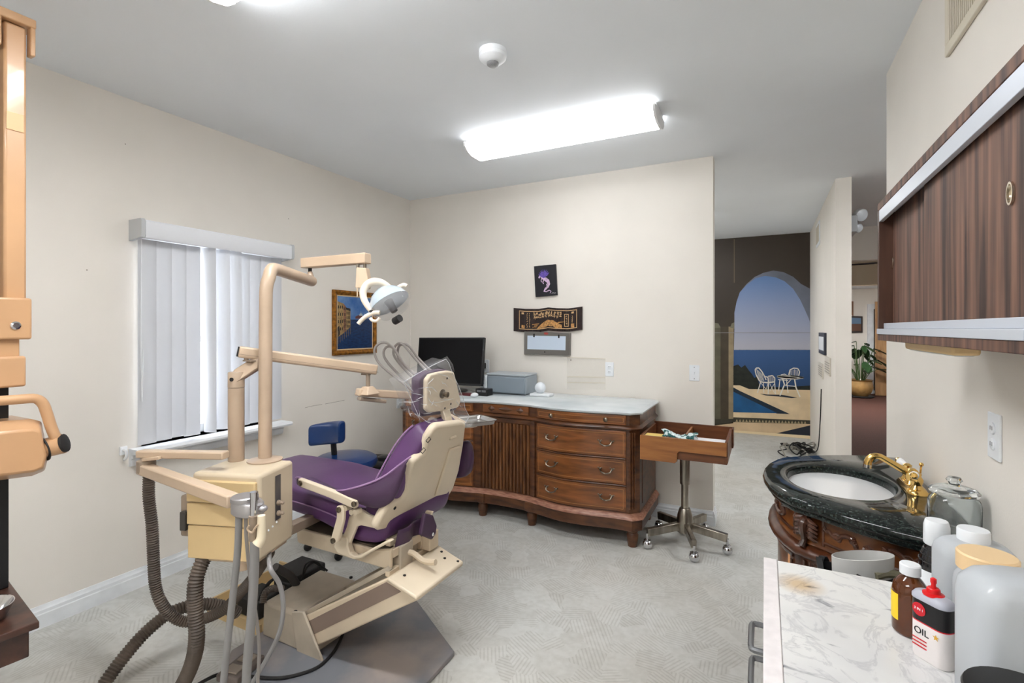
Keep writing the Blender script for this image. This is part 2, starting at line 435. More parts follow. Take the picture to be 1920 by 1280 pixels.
def front(x0, x1, z0, z1, off, th, n=14):
    mb = MB(); A, B = [], []
    for i in range(n + 1):
        x = x0 + (x1 - x0) * i / n; A.append((x, yf(x) - off)); B.append((x, yf(x) - off + th))
    ring = A + B[::-1]
    mb.loft([[Vector((x, y, z)) for x, y in ring] for z in (z0, z1)]); return mb
dr = thing('dresser', 'long walnut dresser with bowed drawers and ribbed centre doors', 'dresser', (XC, 3.5, 0))
mk('carcass', slab(0, .20, .775), W_dark, dr, bevel=.003)
mk('frieze', slab(-.004, .775, DH - .028), W_dark, dr, bevel=.002)
mk('waist_moulding', slab(0, 0, 0, rings=[(.0, .752), (.016, .757), (.02, .765), (.012, .772), (.0, .782)]), W_dark, dr)
mk('base_moulding', slab(0, 0, 0, rings=[(.0, .212), (.012, .205), (.018, .196), (.024, .19), (.028, .178)]), W_rose, dr)
mk('plinth', slab(.02, .105, .18, side=.02), W_dark, dr, bevel=.004)
legp = [(.034, .105), (.036, .098), (.030, .09), (.038, .075), (.036, .05), (.031, .012), (.029, 0)]
for lx in (XC - .935, XC - .205, XC + .205, XC + .935):
    mk('leg', MB().lathe([(r, z) for r, z in legp[::-1]], (lx, yf(lx) + .025, 0), n=18), W_dark, dr)
for lx in (XC - .92, XC + .92):
    mk('leg', MB().lathe([(r, z) for r, z in legp[::-1]], (lx, DYB - .05, 0), n=18), W_dark, dr)
def bail(x, z, parent, off=.012, w=.076):
    y = lambda xx: yf(xx) - off
    mb = MB()
    for s in (-1, 1):
        xx = x + s * w / 2
        mb.lathe([(.0075, 0), (.008, .003), (.004, .006), (.004, .014)], (xx, y(xx), z), (0, -1, 0), 10)
        mb.ball((xx + s * .012, y(xx) - .004, z + .008), .006, .003, .005, 8, 6)
        mb.ball((xx - s * .010, y(xx) - .004, z + .009), .006, .003, .004, 8, 6)
    mb.tube([(x - w / 2, y(x - w / 2) - .014, z), (x - w / 2 + .006, y(x) - .018, z - .014), (x - .014, y(x) - .02, z - .022), (x, y(x) - .021, z - .024), (x + .014, y(x) - .02, z - .022), (x + w / 2 - .006, y(x) - .018, z - .014), (x + w / 2, y(x + w / 2) - .014, z)], .0048, 8, 4)
    mk('handle', mb, M_pull, parent)
def drawer(x0, x1, z0, z1, knob=False):
    d = mk('drawer', front(x0, x1, z0, z1, .009, .02), W_face, dr, bevel=.003)
    t = .003; m = .016
    for a, b, c, e in ((x0 + m, x1 - m, z0 + m, z0 + m + t), (x0 + m, x1 - m, z1 - m - t, z1 - m), (x0 + m, x0 + m + t, z0 + m, z1 - m), (x1 - m - t, x1 - m, z0 + m, z1 - m)):
        mk('inlay', front(a, b, c, e, .0098, .004, 14 if b - a > .1 else 1), M_inlay, d, smooth=False)
    w = x1 - x0
    for fx in ((.2, .8)):
        xx = x0 + w * fx; zz = (z0 + z1) / 2 + .012
        if knob: mk('knob', MB().lathe([(.008, 0), (.007, .008), (.014, .014), (.015, .022), (.008, .028), (.001, .029)], (xx, yf(xx) - .009, zz - .012), (0, -1, 0), 14), M_pull, d)
        else: bail(xx, zz, d)
for s in (1, -1):
    xa, xb = (XC + .265, XC + .90) if s > 0 else (XC - .90, XC - .265)
    drawer(xa, xb, .785, .848, True)
    drawer(xa, xb, .573, .745)
    drawer(xa, xb, .398, .558)
    drawer(xa, xb, .222, .384)
    for zz in (.386, .561):
        mk('drawer_rail', front(xa, xb, zz, zz + .010, .016, .02), W_dark, dr, bevel=.003)
    # fluted corner post
    pm = MB()
    for k in range(3):
        xx = (XC + s * .937) + s * (k - 1) * .013
        yy = yf(XC + s * .93) + .018 + (k - 1) * .0
        pm.tube([(xx, yy - .016 + (.012 * (k + 0) * 1.0), .24), (xx, yy - .016 + (.012 * k), .735)], .0065, 8)
    mk('fluted_post', pm, W_dark, dr)
    mk('post_rail', front(XC + s * .225 - .022, XC + s * .225 + .022, .215, .75, .012, .03, 4), W_dark, dr, bevel=.005)
    mk('corner_block', MB().box(XC + s * .205 - .035, XC + s * .205 + .035, yf(XC + s * .2) - .034, yf(XC + s * .2), .108, .176), W_dark, dr, bevel=.005)
    # side panel
xs = DXR
mk('side_panel', MB().box(xs - .004, xs + .004, 3.33, 3.73, .25, .72), W_dark, dr, bevel=.004)
# centre doors: ribbed tambour, each slat a rounded rib
nsl = 14; xw = .40 / nsl
mk('door_rail', front(XC - .205, XC + .205, .72, .752, .012, .03, 8), W_dark, dr, bevel=.003)
for k in range(nsl):
    x = XC - .2 + xw * (k + .5)
    ring = []
    for j in range(9):
        a = PI * j / 8; ring.append((math.cos(a) * xw * .44, -math.sin(a) * .015 * (1.35 if k % 5 == 2 else 1.0)))
    mk('slat', MB().loft([[Vector((x + dx, yf(x) - .001 + dy, z)) for dx, dy in ring] for z in (.222, .718)]), W_slat, dr, ang=60)
mk('frieze_panel', front(XC - .19, XC + .19, .785, .848, .007, .02, 8), W_face, dr, bevel=.003)
cm = MB()
for px_, w_ in ((XC, .075), (XC - .12, .035), (XC + .12, .035)):
    y = yf(px_) - .007
    cm.add([(px_ - w_, y, .816), (px_, y, .838), (px_ + w_, y, .816), (px_, y, .794), (px_, y - .009, .816)], [(0, 1, 4), (1, 2, 4), (2, 3, 4), (3, 0, 4)])
mk('diamond_carving', cm, W_dark, dr, smooth=False)

M_marble_top = mat('dresser_marble', (206, 212, 214), .16, noise=(3.5, 0), rgb2=(186, 194, 198), detail=8, coat=.3)
mt = MB().loft([[Vector((x, y, z)) for x, y in dresser_outline(o, .062, 3.80, o)] for o, z in ((.012, DH - .028), (.02, DH - .022), (.022, DH - .012), (.012, DH - .004), (.006, DH))])
tag(mk('marble_top', mt, M_marble_top, None), 'pale grey marble slab lying on the walnut dresser', 'marble slab')

# ------------------------------------------------------------------ things on the dresser
TZ = DH
M_blk = mat('black_plastic', (22, 22, 24), .35)
M_scr = mat('black_screen', (10, 10, 12), .45, spec=.2)
mo = thing('monitor', 'large black flat monitor, switched off, on the dresser', 'monitor', (-2.32, 3.52, TZ))
c = Vector((-2.375, 3.50, 1.138))
R = Matrix.Translation(c) @ Matrix.Rotation(math.radians(2), 4, 'Z') @ Matrix.Rotation(math.radians(-7), 4, 'X') @ Matrix.Rotation(math.radians(-.5), 4, 'Y')
mw, mh = .325, .2
mk('bezel', MB().box(-mw, mw, -.008, .022, -mh, mh, R), M_blk, mo, bevel=.004)
mk('screen', MB().box(-mw + .014, mw - .014, -.0095, -.007, -mh + .018, mh - .014, R), M_scr, mo)
mk('back_cover', MB().box(-.2, .2, .022, .05, -.12, .12, R), M_blk, mo, bevel=.015)
mk('stand_neck', MB().box(-2.42, -2.33, 3.545, 3.575, TZ + .012, 1.12), M_blk, mo, bevel=.004)
mk('stand_foot', MB().lathe([(.12, 0), (.12, .006), (.1, .012)], (-2.375, 3.56, TZ), n=28), M_blk, mo)

pr = thing('printer', 'silver grey inkjet printer beside the monitor', 'printer', (-1.89, 3.67, TZ))
M_prg = mat('printer_grey', (150, 160, 168), .4); M_prw = mat('printer_white', (216, 222, 226), .4)
px0, px1, py0, py1 = -2.10, -1.69, 3.55, 3.78
mk('body', MB().box(px0 + .055, px1, py0 + .012, py1, TZ + .004, TZ + .15), M_prg, pr, bevel=.012, seg=3)
mk('front_panel', MB().box(px0 + .06, px1 - .008, py0, py0 + .02, TZ + .012, TZ + .138), mat('printer_door', (132, 144, 154), .35), pr, bevel=.006)
mk('lid', MB().box(px0 + .05, px1, py0 + .004, py1, TZ + .15, TZ + .166), mat('printer_lid', (176, 184, 190), .4), pr, bevel=.005)
mk('side_tower', MB().box(px0, px0 + .056, py0 - .004, py1, TZ + .004, TZ + .148), M_prw, pr, bevel=.008)
for k in range(3): mk('button', MB().cyl((px0 + .028, py0 - .004, TZ + .05 + .03 * k), (px0 + .028, py0 - .007, TZ + .05 + .03 * k), .006, n=10), M_prg, pr)
mk('card_slot', MB().box(px0 + .012, px0 + .045, py0 - .006, py0 - .003, TZ + .014, TZ + .034), M_blk, pr)
mk('foot_strip', MB().box(px0 + .01, px1 - .01, py0 + .02, py1 - .02, TZ, TZ + .004), M_blk, pr)

M_pw = mat('soft_white_plastic', (232, 236, 240), .35)
nd = thing('alarm_dome', 'small white device with a round clear dome beside the printer', 'small device', (-1.57, 3.60, TZ))
mk('tray_base', MB().box(-1.655, -1.49, 3.55, 3.66, TZ, TZ + .022), M_pw, nd, bevel=.006)
mk('dome', MB().lathe([(.045, 0), (.046, .012), (.04, .03), (.028, .042), (.01, .048), (.001, .049)], (-1.585, 3.615, TZ + .062), (-.1, -1, .1), 22), mat('milky_dome', (226, 232, 238), .2, coat=.4), nd)
mk('dome_foot', MB().cyl((-1.585, 3.62, TZ + .02), (-1.585, 3.62, TZ + .04), .022), M_pw, nd)

bx = thing('card_reader', 'small black box with slots in front of the monitor', 'small device', (-1.99, 3.42, TZ))
mk('case', MB().box(-2.05, -1.94, 3.38, 3.47, TZ, TZ + .055), M_blk, bx, bevel=.006)
for k in range(2): mk('slot', MB().box(-2.035 + .045 * k, -2.0 + .045 * k, 3.378, 3.384, TZ + .03, TZ + .046), mat('grey_slot', (110, 112, 116), .4), bx)
nb = thing('notebook', 'small maroon notebook lying before the black monitor', 'notebook', (-2.12, 3.36, TZ))
mk('cover', MB().box(-2.2, -2.06, 3.325, 3.42, TZ + .001, TZ + .013), mat('maroon_card', (96, 40, 44), .6), nd and nb, bevel=.002)
mk('pages', MB().box(-2.197, -2.058, 3.327, 3.416, TZ + .003, TZ + .011), mat('page_white', (225, 222, 212), .7), nb)
ms = thing('computer_mouse', 'white computer mouse at the front edge of the marble slab', 'mouse', (-2.0, 3.285, TZ))
mk('mouse_shell', MB().ball((-2.0, 3.285, TZ + .0185), .026, .04, .018), M_pw, ms)
mk('mouse_cord', MB().tube([(-2.0, 3.32, TZ + .012), (-2.02, 3.345, TZ + .006), (-2.04, 3.36, TZ + .005), (-2.052, 3.365, TZ + .005)], .003, 6, 4), M_blk, ms)

# ------------------------------------------------------------------ drawer on a castor stand
W_pine = wood('pine_orange', (124, 74, 32), (166, 108, 54), 2.6, (1.4, 4, 12), .42, .15)
W_pined = wood('stained_pine', (78, 42, 22), (118, 70, 38), 4, (1.5, 5, 12), .45, .1)
M_steel = mat('brushed_steel', (168, 160, 148), .3, 1.0, noise=(30, .2), stretch=(1, 1, .1))
M_chrome = mat('chrome', (205, 205, 208), .1, 1.0)
st = thing('castor_stand', 'steel pedestal on five chrome castors holding the wooden drawer', 'stand', (-.465, 3.41, 0))
hub = Vector((-.465, 3.41, 0))
mk('hub', MB().lathe([(.052, .085), (.055, .12), (.048, .19), (.034, .235), (.03, .24)], hub, n=22), M_steel, st)
mk('column', MB().lathe([(.023, .23), (.023, .40)], hub, n=18), M_steel, st)
mk('sleeve', MB().lathe([(.03, .395), (.031, .40), (.031, .645), (.029, .65)], hub, n=20), M_steel, st)
mk('lock_knob', MB().cyl(hub + Vector((.03, -.005, .60)), hub + Vector((.052, -.01, .60)), .008, n=10), M_steel, st)
feet = [(-.38, 3.175), (-.67, 3.23), (-.206, 3.368), (-.66, 3.57), (-.37, 3.67)]
for fx, fy in feet:
    e = Vector((fx, fy, .105)); a = hub + Vector((0, 0, .125)) + (e - hub - Vector((0, 0, .105))).normalized() * .04
    ft = mk('foot', MB().beam(a, e, .032, .05), M_steel, st, bevel=.004)
    cs = MB().cyl((fx, fy, .045), (fx, fy, .1), .008, n=8).ball((fx, fy, .031), .031, .031, .031, 18, 12)
    cs.lathe([(.02, .05), (.024, .058), (.01, .064)], (fx, fy, 0), n=14)
    mk('castor', cs, M_chrome, ft)
mk('mount_plate', MB().box(-.52, -.41, 3.34, 3.48, .648, .656), M_pw, st)
dw = thing('instrument_box', 'orange pine drawer box with notched side on the castor stand', 'wooden tray', (-.455, 3.39, .656))
x0, x1, y0, y1, zt = -.70, -.195, 3.15, 3.63, .742
mk('notched_side', MB().poly([Vector((x, y0, z)) for x, z in ((x0, zt), (x0, .590), (-.488, .590), (-.476, .602), (-.474, .650), (-.462, .664), (x1 - .002, .662), (x1 - .002, zt))], (0, .016, 0)), W_pine, dw, bevel=.002)
mk('rear_side', MB().box(x0, x1 + .012, y1 - .016, y1, .648, zt + .012), W_pined, dw, bevel=.002)
mk('lower_rail', MB().box(-.50, x1, y0 + .02, y0 + .034, .61, .668), W_pined, dw, bevel=.002)
mk('left_end', MB().box(x0, x0 + .014, y0 + .016, y1 - .016, .656, zt), W_pined, dw, bevel=.002)
mk('right_end', MB().box(x1 - .012, x1 + .004, y0 + .01, y1 - .016, .62, zt + .004), W_pined, dw, bevel=.002)
mk('right_lip', MB().box(x1 + .004, x1 + .014, y1 - .09, y1, .63, zt + .012), W_pined, dw, bevel=.002)
mk('bottom_board', MB().box(x0, x1, y0 + .01, y1 - .01, .657, .666), W_pined, dw)
mk('divider', MB().box(-.452, -.44, 3.30, y1 - .016, .666, zt - .006), W_pine, dw)
mk('divider', MB().box(x0 + .014, x1 - .012, 3.295, 3.305, .666, zt - .012), W_pine, dw)
lay = tag(mk('white_liner', MB().box(-.56, x1 - .014, y0 + .018, 3.293, .6695, .732), mat('liner_white', (228, 228, 232), .6), None, bevel=.002), 'white card lying in the front of the pine drawer', 'card')
yb_ = tag(mk('yellow_pad', MB().box(x0 + .016, -.565, y0 + .018, 3.292, .6695, .732), mat('pad_yellow', (234, 206, 120), .6), None, bevel=.002), 'pale yellow note pad in the corner of the pine drawer', 'note pad')
cl = MB(); nu, nv = 26, 9; P = []
rnd = random.Random(3)
for i in range(nu):
    for j in range(nv):
        u, v = i / (nu - 1), j / (nv - 1)
        P.append(Vector((-.575 + .205 * u + .012 * math.sin(9 * v + 4 * u), 3.20 + .085 * v - .035 * u, .735 + .034 * math.sin(PI * v) * (.55 + .45 * math.sin(7 * u + 2 * v)) + rnd.uniform(0, .012))))
fs = [(i * nv + j, (i + 1) * nv + j, (i + 1) * nv + j + 1, i * nv + j + 1) for i in range(nu - 1) for j in range(nv - 1)]
cl.add(P, fs)
rg = mk('rag', cl, mat('teal_print_rag', (208, 222, 222), .85, noise=(38, 0), rgb2=(42, 92, 92), ramp=(.42, .5)), None, ang=80)
md = rg.modifiers.new('th', 'SOLIDIFY'); md.thickness = .003
tag(rg, 'crumpled white and teal rag lying across the pine drawer', 'rag')

# ------------------------------------------------------------------ wall pieces
def on_back(px, py, d=.0): return at(px, py, Y=YB - d)
def plate(name, label, pos, n, w, h, kind, cat, group=None, label_mat=None):
    """wall plate: pos on the wall, n outward normal (axis aligned)"""
    pos = Vector(pos); n = Vector(n); r = UP.cross(n).normalized()
    t = thing(name, label, cat, pos, group)
    M = Matrix.Translation(pos) @ Matrix((r.to_4d(), UP.to_4d(), n.to_4d(), (0, 0, 0, 1))).transposed()
    M = Matrix.Translation(pos) @ Matrix([[r.x, 0, n.x, 0], [r.y, 0, n.y, 0], [r.z, 1, n.z, 0], [0, 0, 0, 1]])
    mp = M_pw if label_mat is None else label_mat
    mk('cover_plate', MB().box(-w / 2, w / 2, -h / 2, h / 2, 0, .006, M), mp, t, bevel=.002)
    dk = mat('slot_dark', (70, 70, 72), .5)
    if kind == 'switch':
        mk('toggle', MB().box(-.005, .005, -.012, .012, .006, .008, M).box(-.004, .004, -.001, .009, .008, .02, M), M_pw, t, bevel=.001)
        for s in (-1, 1): mk('screw', MB().cyl(M @ Vector((0, s * h * .36, .006)), M @ Vector((0, s * h * .36, .0075)), .003, n=8), dk, t)
    elif kind == 'outlet':
        for s in (-1, 1):
            mk('socket', MB().lathe([(.015, 0), (.015, .003), (.013, .004)], M @ Vector((0, s * .02, .006)), n, 16), M_pw, t)
            mk('slot_pair', MB().box(-.007, -.005, s * .02 - .004, s * .02 + .006, .009, .0105, M).box(.005, .007, s * .02 - .004, s * .02 + .006, .009, .0105, M), dk, t)
    return t, M
plate('light_switch', 'white toggle light switch at the free end of the back wall', on_back(1302, 699), (0, -1, 0), .07, .115, 'switch', 'light switch')
plate('wall_outlet', 'white outlet on the back wall above the marble slab', on_back(1143, 692), (0, -1, 0), .066, .11, 'outlet', 'outlet')
t, M = plate('wall_outlet', 'outlet with black plug between monitor and printer', on_back(911, 686), (0, -1, 0), .07, .115, 'outlet', 'outlet')
mk('plug', MB().box(-.03, .01, -.02, .03, .01, .045, M), M_blk, t, bevel=.006)
mk('plug_cord', MB().tube([M @ Vector(p) for p in ((-.01, -.01, .03), (-.03, -.05, .035), (-.035, -.10, .04), (-.05, -.15, .04))], .005, 6, 4), M_blk, t)
plate('wall_outlet', 'worn white outlet low on the window wall beside the dresser', at(748, 753, X=XL), (1, 0, 0), .07, .115, 'outlet', 'outlet')

# dragon canvas, hung slightly crooked
def canvas_from(pts, th, dn):
    return MB().poly(pts, dn * th)
dg = [on_back(x, y, .02) for x, y in ((1001, 499), (1041.5, 495), (1044.5, 553), (1004, 556.5))]
dt = thing('dragon_picture', 'small black canvas with a pale lilac winged dragon', 'picture', (dg[0] + dg[2]) / 2)
mk('canvas', canvas_from(dg, .02, Vector((0, 1, 0))), mat('canvas_black', (24, 25, 33), .6), dt, bevel=.001)
def qmap(q):
    def f(u, v, lift=.0006):
        a = q[0].lerp(q[1], u); b = q[3].lerp(q[2], u); return a.lerp(b, v) + Vector((0, -lift, 0))
    return f
fq = qmap(dg)
def strip(f, pts, widths, lift=.0006):
    L, Rr = [], []
    for i, (u, v) in enumerate(pts):
        a = pts[max(i - 1, 0)]; b = pts[min(i + 1, len(pts) - 1)]
        dx, dy = b[0] - a[0], b[1] - a[1]; l = math.hypot(dx, dy) or 1
        w = widths[i]; L.append(f(u - dy / l * w * 1.0, v + dx / l * w * .7, lift)); Rr.append(f(u + dy / l * w, v - dx / l * w * .7, lift))
    return L, Rr
def ribbon(f, pts, widths, lift=.0006):
    L, Rr = strip(f, pts, widths, lift); mb = MB(); n = len(L)
    mb.add(L + Rr, [(i, i + 1, n + i + 1, n + i) for i in range(n - 1)]); return mb
M_lil = mat('lilac_paint', (214, 186, 216), .6, noise=(40, .15)); M_vio = mat('violet_paint', (120, 96, 200), .6, noise=(60, .25))
mk('dragon_body', ribbon(fq, [(.2, .40), (.27, .33), (.33, .36), (.40, .42), (.52, .46), (.62, .53), (.66, .62), (.60, .70), (.48, .77), (.42, .84), (.52, .86), (.66, .82), (.74, .86), (.68, .92)], [.03, .06, .045, .06, .085, .08, .055, .05, .045, .035, .025, .02, .018, .012]), M_lil, dt)
wg = MB()
for k in range(9):
    a = math.radians(38 + k * 14); c0 = (.44, .42)
    tip = (.44 + .34 * math.cos(a) * (1 if k < 6 else .85), .42 - .30 * math.sin(a))
    m1 = (c0[0] + (tip[0] - c0[0]) * .6 - .03 * math.sin(a), c0[1] + (tip[1] - c0[1]) * .6 - .03 * math.cos(a)); m2 = (c0[0] + (tip[0] - c0[0]) * .6 + .03 * math.sin(a), c0[1] + (tip[1] - c0[1]) * .6 + .03 * math.cos(a))
    wg.flat([fq(*c0, .0009), fq(*m1, .0009), fq(*tip, .0009), fq(*m2, .0009)])
mk('dragon_wing', wg, M_vio, dt)
for q in ([(.34, .42), (.30, .50), (.34, .54)], [(.42, .48), (.38, .56), (.42, .60)], [(.58, .60), (.54, .66)]):
    mk('dragon_claw', ribbon(fq, q, [.02] * len(q)), M_lil, dt)
mk('signature', ribbon(fq, [(.76, .93), (.82, .915), (.88, .93), (.95, .925)], [.008] * 4), mat('sig_white', (225, 220, 225), .6), dt)

# bamboo slip scroll
sc_t = [(963, 577), (985, 579), (1010, 579), (1028, 576), (1045, 577.5), (1065, 578), (1092, 574.5)]
scl = thing('bamboo_scroll', 'dark unrolled bamboo slip scroll with gold characters and a mountain', 'wall scroll', on_back(1027, 598))
def lerpt(tab, x):
    for a, b in zip(tab[:-1], tab[1:]):
        if a[0] <= x <= b[0]: return a[1] + (b[1] - a[1]) * (x - a[0]) / (b[0] - a[0])
    return tab[-1][1]
nsp = 40; slips = MB()
for k in range(nsp):
    xa = 963 + 129 * k / nsp; xb = 963 + 129 * (k + .9) / nsp; ya = lerpt(sc_t, xa); yb = lerpt(sc_t, xb)
    dd = .012 + .01 * abs(math.sin(k * .22))
    slips.poly([on_back(xa, ya, dd), on_back(xb, yb, dd), on_back(xb, yb + 43.5, dd), on_back(xa, ya + 43.5, dd)], (0, .006, 0))
s_ = mk('slips', slips, mat('lacquer_brown', (44, 26, 24), .4, noise=(20, .4)), scl, smooth=False); s_['kind'] = 'stuff'
def sq(u, v, l=.0): 
    x = 963 + 129 * u; return on_back(x, lerpt(sc_t, x) + 43.5 * v, .0245 + l)
M_gold = mat('gold_paint', (206, 170, 126), .5); M_gold2 = mat('orange_gold_paint', (214, 158, 92), .5, noise=(90, .35))
bd = MB()
for v in (.09, .86): 
    for k in range(24):
        u0, u1 = .08 + .84 * k / 24, .08 + .84 * (k + 1) / 24; bd.flat([sq(u0, v), sq(u1, v), sq(u1, v + .03), sq(u0, v + .03)])
for u in (.08, .912): bd.flat([sq(u, .09), sq(u + .008, .09), sq(u + .008, .89), sq(u, .89)])
mk('gold_border', bd, M_gold, scl, smooth=False)
ch = MB(); rr_ = random.Random(11)
def glyph(u, v, w, h, n=6):
    for _ in range(n):
        a = u + rr_.uniform(-.5, .3) * w; b = v + rr_.uniform(-.5, .4) * h
        if rr_.random() < .5: ch.flat([sq(a, b), sq(a + w * .55, b + rr_.uniform(-.02, .02)), sq(a + w * .55, b + .022), sq(a, b + .022)])
        else: ch.flat([sq(a, b), sq(a + .0045, b), sq(a + .0045 + rr_.uniform(-.006, .006), b + h * .6), sq(a, b + h * .6)])
for k in range(10):
    for j in range(2): glyph(.30 + .042 * k, .2 + .13 * j, .036, .12, 7)
for k in range(8): glyph(.195, .2 + .08 * k, .014, .05, 4); glyph(.23, .2 + .08 * k, .014, .05, 4)
for k in range(4): glyph(.765, .33 + .11 * k, .02, .07, 5)
for k in range(6): glyph(.85, .35 + .06 * k, .014, .04, 4)
for u in (.115, .84): ch.flat([sq(u, .16), sq(u + .035, .16), sq(u + .035, .24), sq(u, .24)])
mk('gold_characters', ch, M_gold, scl, smooth=False)
fr = MB(); 
for a, b, c_, d_ in ((.735, .80, .24, .27), (.735, .80, .76, .79), (.735, .743, .24, .79), (.792, .80, .24, .79)): fr.flat([sq(a, c_), sq(b, c_), sq(b, d_), sq(a, d_)])
mk('title_frame', fr, M_gold, scl, smooth=False)
mk('seal', MB().flat([sq(.115, .7), sq(.16, .7), sq(.16, .85), sq(.115, .85)]).flat([sq(.835, .68), sq(.88, .68), sq(.88, .85), sq(.835, .85)]), M_gold2, scl, smooth=False)
mtn = MB(); top = [(.34, .84), (.38, .72), (.42, .64), (.46, .57), (.50, .52), (.53, .55), (.57, .53), (.61, .6), (.66, .66), (.70, .72)]
for a, b in zip(top[:-1], top[1:]):
    mtn.flat([sq(a[0], a[1]), sq(b[0], b[1]), sq(b[0], min(.86, b[1] + .26)), sq(a[0], min(.86, a[1] + .26))])
for (u, v, w) in ((.27, .66, .1), (.27, .78, .07), (.64, .6, .09), (.3, .72, .05)): mtn.flat([sq(u, v), sq(u + w, v - .03), sq(u + w, v), sq(u, v + .03)])
mk('gold_mountain', mtn, M_gold2, scl, smooth=False)

# x-ray film viewer
fv = [on_back(x, y, .035) for x, y in ((983, 621), (1068.5, 624), (1067.5, 666.5), (982.5, 664))]
ft_ = thing('film_viewer', 'grey metal film viewer with a white panel below the scroll', 'film viewer', on_back(1025, 645))
mk('casing', MB().poly(fv, (0, .035, 0)), mat('viewer_metal', (118, 116, 112), .35, .7), ft_, bevel=.002)
fv_ = qmap(fv)
mk('viewing_panel', MB().poly([fv_(.075, .18, .001), fv_(.915, .15, .001), fv_(.915, .77, .001), fv_(.075, .77, .001)], (0, .004, 0)), mat('viewer_panel', (196, 210, 226), .3), ft_)
for u in (.225, .77): mk('film_clip', MB().poly([fv_(u - .015, .09, .006), fv_(u + .015, .09, .006), fv_(u + .015, .24, .006), fv_(u - .015, .24, .006)], (0, .006, 0)), M_blk, ft_)
mk('red_badge', MB().poly([fv_(.49 + .05 * math.cos(a), .06 + .05 * math.sin(a), .001) for a in [2 * PI * k / 14 for k in range(14)]], (0, .001, 0)), mat('badge_red', (170, 66, 60), .4), ft_)
mk('switch_button', MB().poly([fv_(.46, .84, .003), fv_(.48, .84, .003), fv_(.48, .9, .003), fv_(.46, .9, .003)], (0, .003, 0)), M_blk, ft_)

sh = [on_back(x, y, .006) for x, y in ((1063, 669), (1135, 672), (1135, 730), (1063, 729))]
sht = thing('clear_wall_sheet', 'clear plastic sheet on the wall above the marble slab', 'plastic sheet', on_back(1099, 700))
mk('sheet', MB().poly(sh, (0, .003, 0)), mat('clear_sheet', (240, 237, 228), .12, alpha=.10, coat=.15), sht)
shf = qmap(sh)
for v in (.0, .6, .78): mk('sheet_line', MB().poly([shf(0, v, .0008), shf(1, v, .0008), shf(1, v + .02, .0008), shf(0, v + .02, .0008)], (0, .0006, 0)), mat('sheet_line_tan', (214, 207, 190), .5), sht)
mk('pin', MB().cyl(shf(.11, .09), shf(.11, .09) + Vector((0, -.006, 0)), .004, n=8), M_pull, sht)

# venetian canal painting on the window wall
def onL(px, py, d=.0): return at(px, py, X=XL + d)
pnt = [onL(627, 540, .03), onL(708, 551, .03), onL(708, 673, .03), onL(627, 670, .03)]
ya, yb2, za, zb = pnt[0].y, pnt[1].y, 1.20, 1.722
pt = thing('canal_painting', 'gold-framed painting of a blue canal with tall houses', 'painting', (XL, (ya + yb2) / 2, za))
M_gf = mat('gold_frame', (176, 116, 40), .35, .55, noise=(40, .35)); M_gl = mat('cream_slip', (214, 190, 152), .5)
fw = .038; fr_ = MB()
def frame(mb, y0, y1, z0, z1, w, d0, d1):
    o = [(y0, z0), (y1, z0), (y1, z1), (y0, z1)]; i_ = [(y0 + w, z0 + w), (y1 - w, z0 + w), (y1 - w, z1 - w), (y0 + w, z1 - w)]
    for k in range(4):
        j = (k + 1) % 4
        a, b, c_, d_ = o[k], o[j], i_[j], i_[k]
        rings = [[Vector((XL + .002, a[0], a[1])), Vector((XL + d0, a[0], a[1])), Vector((XL + d0 + .008, (a[0] * .6 + d_[0] * .4), (a[1] * .6 + d_[1] * .4))), Vector((XL + d1, d_[0], d_[1])), Vector((XL + .002, d_[0], d_[1]))],
                 [Vector((XL + .002, b[0], b[1])), Vector((XL + d0, b[0], b[1])), Vector((XL + d0 + .008, (b[0] * .6 + c_[0] * .4), (b[1] * .6 + c_[1] * .4))), Vector((XL + d1, c_[0], c_[1])), Vector((XL + .002, c_[0], c_[1]))]]
        mb.loft(rings)
frame(fr_, ya, yb2, za, zb, fw, .022, .018); mk('frame', fr_, M_gf, pt)
fr2 = MB(); frame(fr2, ya + fw - .004, yb2 - fw + .004, za + fw - .004, zb - fw + .004, .014, .004, .012); mk('slip_moulding', fr2, M_gl, pt)
c0, c1, d0_, d1_ = ya + fw + .008, yb2 - fw - .008, za + fw + .008, zb - fw - .008
def pq(u, v, l=0): return Vector((XL + .010 + l, c0 + (c1 - c0) * u, d1_ - (d1_ - d0_) * v))
mk('canvas_sky', MB().flat([pq(0, 0), pq(1, 0), pq(1, .5), pq(0, .5)]), mat('paint_sky', (38, 92, 160), .45, noise=(7, 0), rgb2=(104, 142, 188)), pt, smooth=False)
mk('canvas_water', MB().flat([pq(0, .45, .0004), pq(1, .42, .0004), pq(1, 1, .0004), pq(0, 1, .0004)]), mat('paint_water', (14, 56, 104), .35, noise=(26, 0), rgb2=(8, 32, 70), stretch=(1, 1, 3)), pt, smooth=False)
M_h1 = mat('paint_house_tan', (178, 146, 96), .5, noise=(40, .3)); M_h2 = mat('paint_house_rose', (150, 104, 80), .5, noise=(40, .3)); M_hd = mat('paint_dark', (36, 30, 30), .5)
hs = [(0, .17, .10, .14, .78, .70, M_h1), (.17, .24, .14, .2, .70, .66, M_h2), (.235, .36, .24, .28, .66, .58, M_h1)]
for a, b, v0, v1, w0, w1, m_ in hs:
    mk('painted_house', MB().flat([pq(a, v0, .0008), pq(b, v1, .0008), pq(b, w1, .0008), pq(a, w0, .0008)]), m_, pt, smooth=False)
wd = MB()
for a, b, v0, v1, w0, w1, m_ in hs:
    for r_ in range(4):
        for cc in range(3):
            u = a + (b - a) * (.15 + .3 * cc); v = v0 + (w0 - v0) * (.12 + .2 * r_); wd.flat([pq(u, v, .0012), pq(u + (b - a) * .14, v, .0012), pq(u + (b - a) * .14, v + .055, .0012), pq(u, v + .055, .0012)])
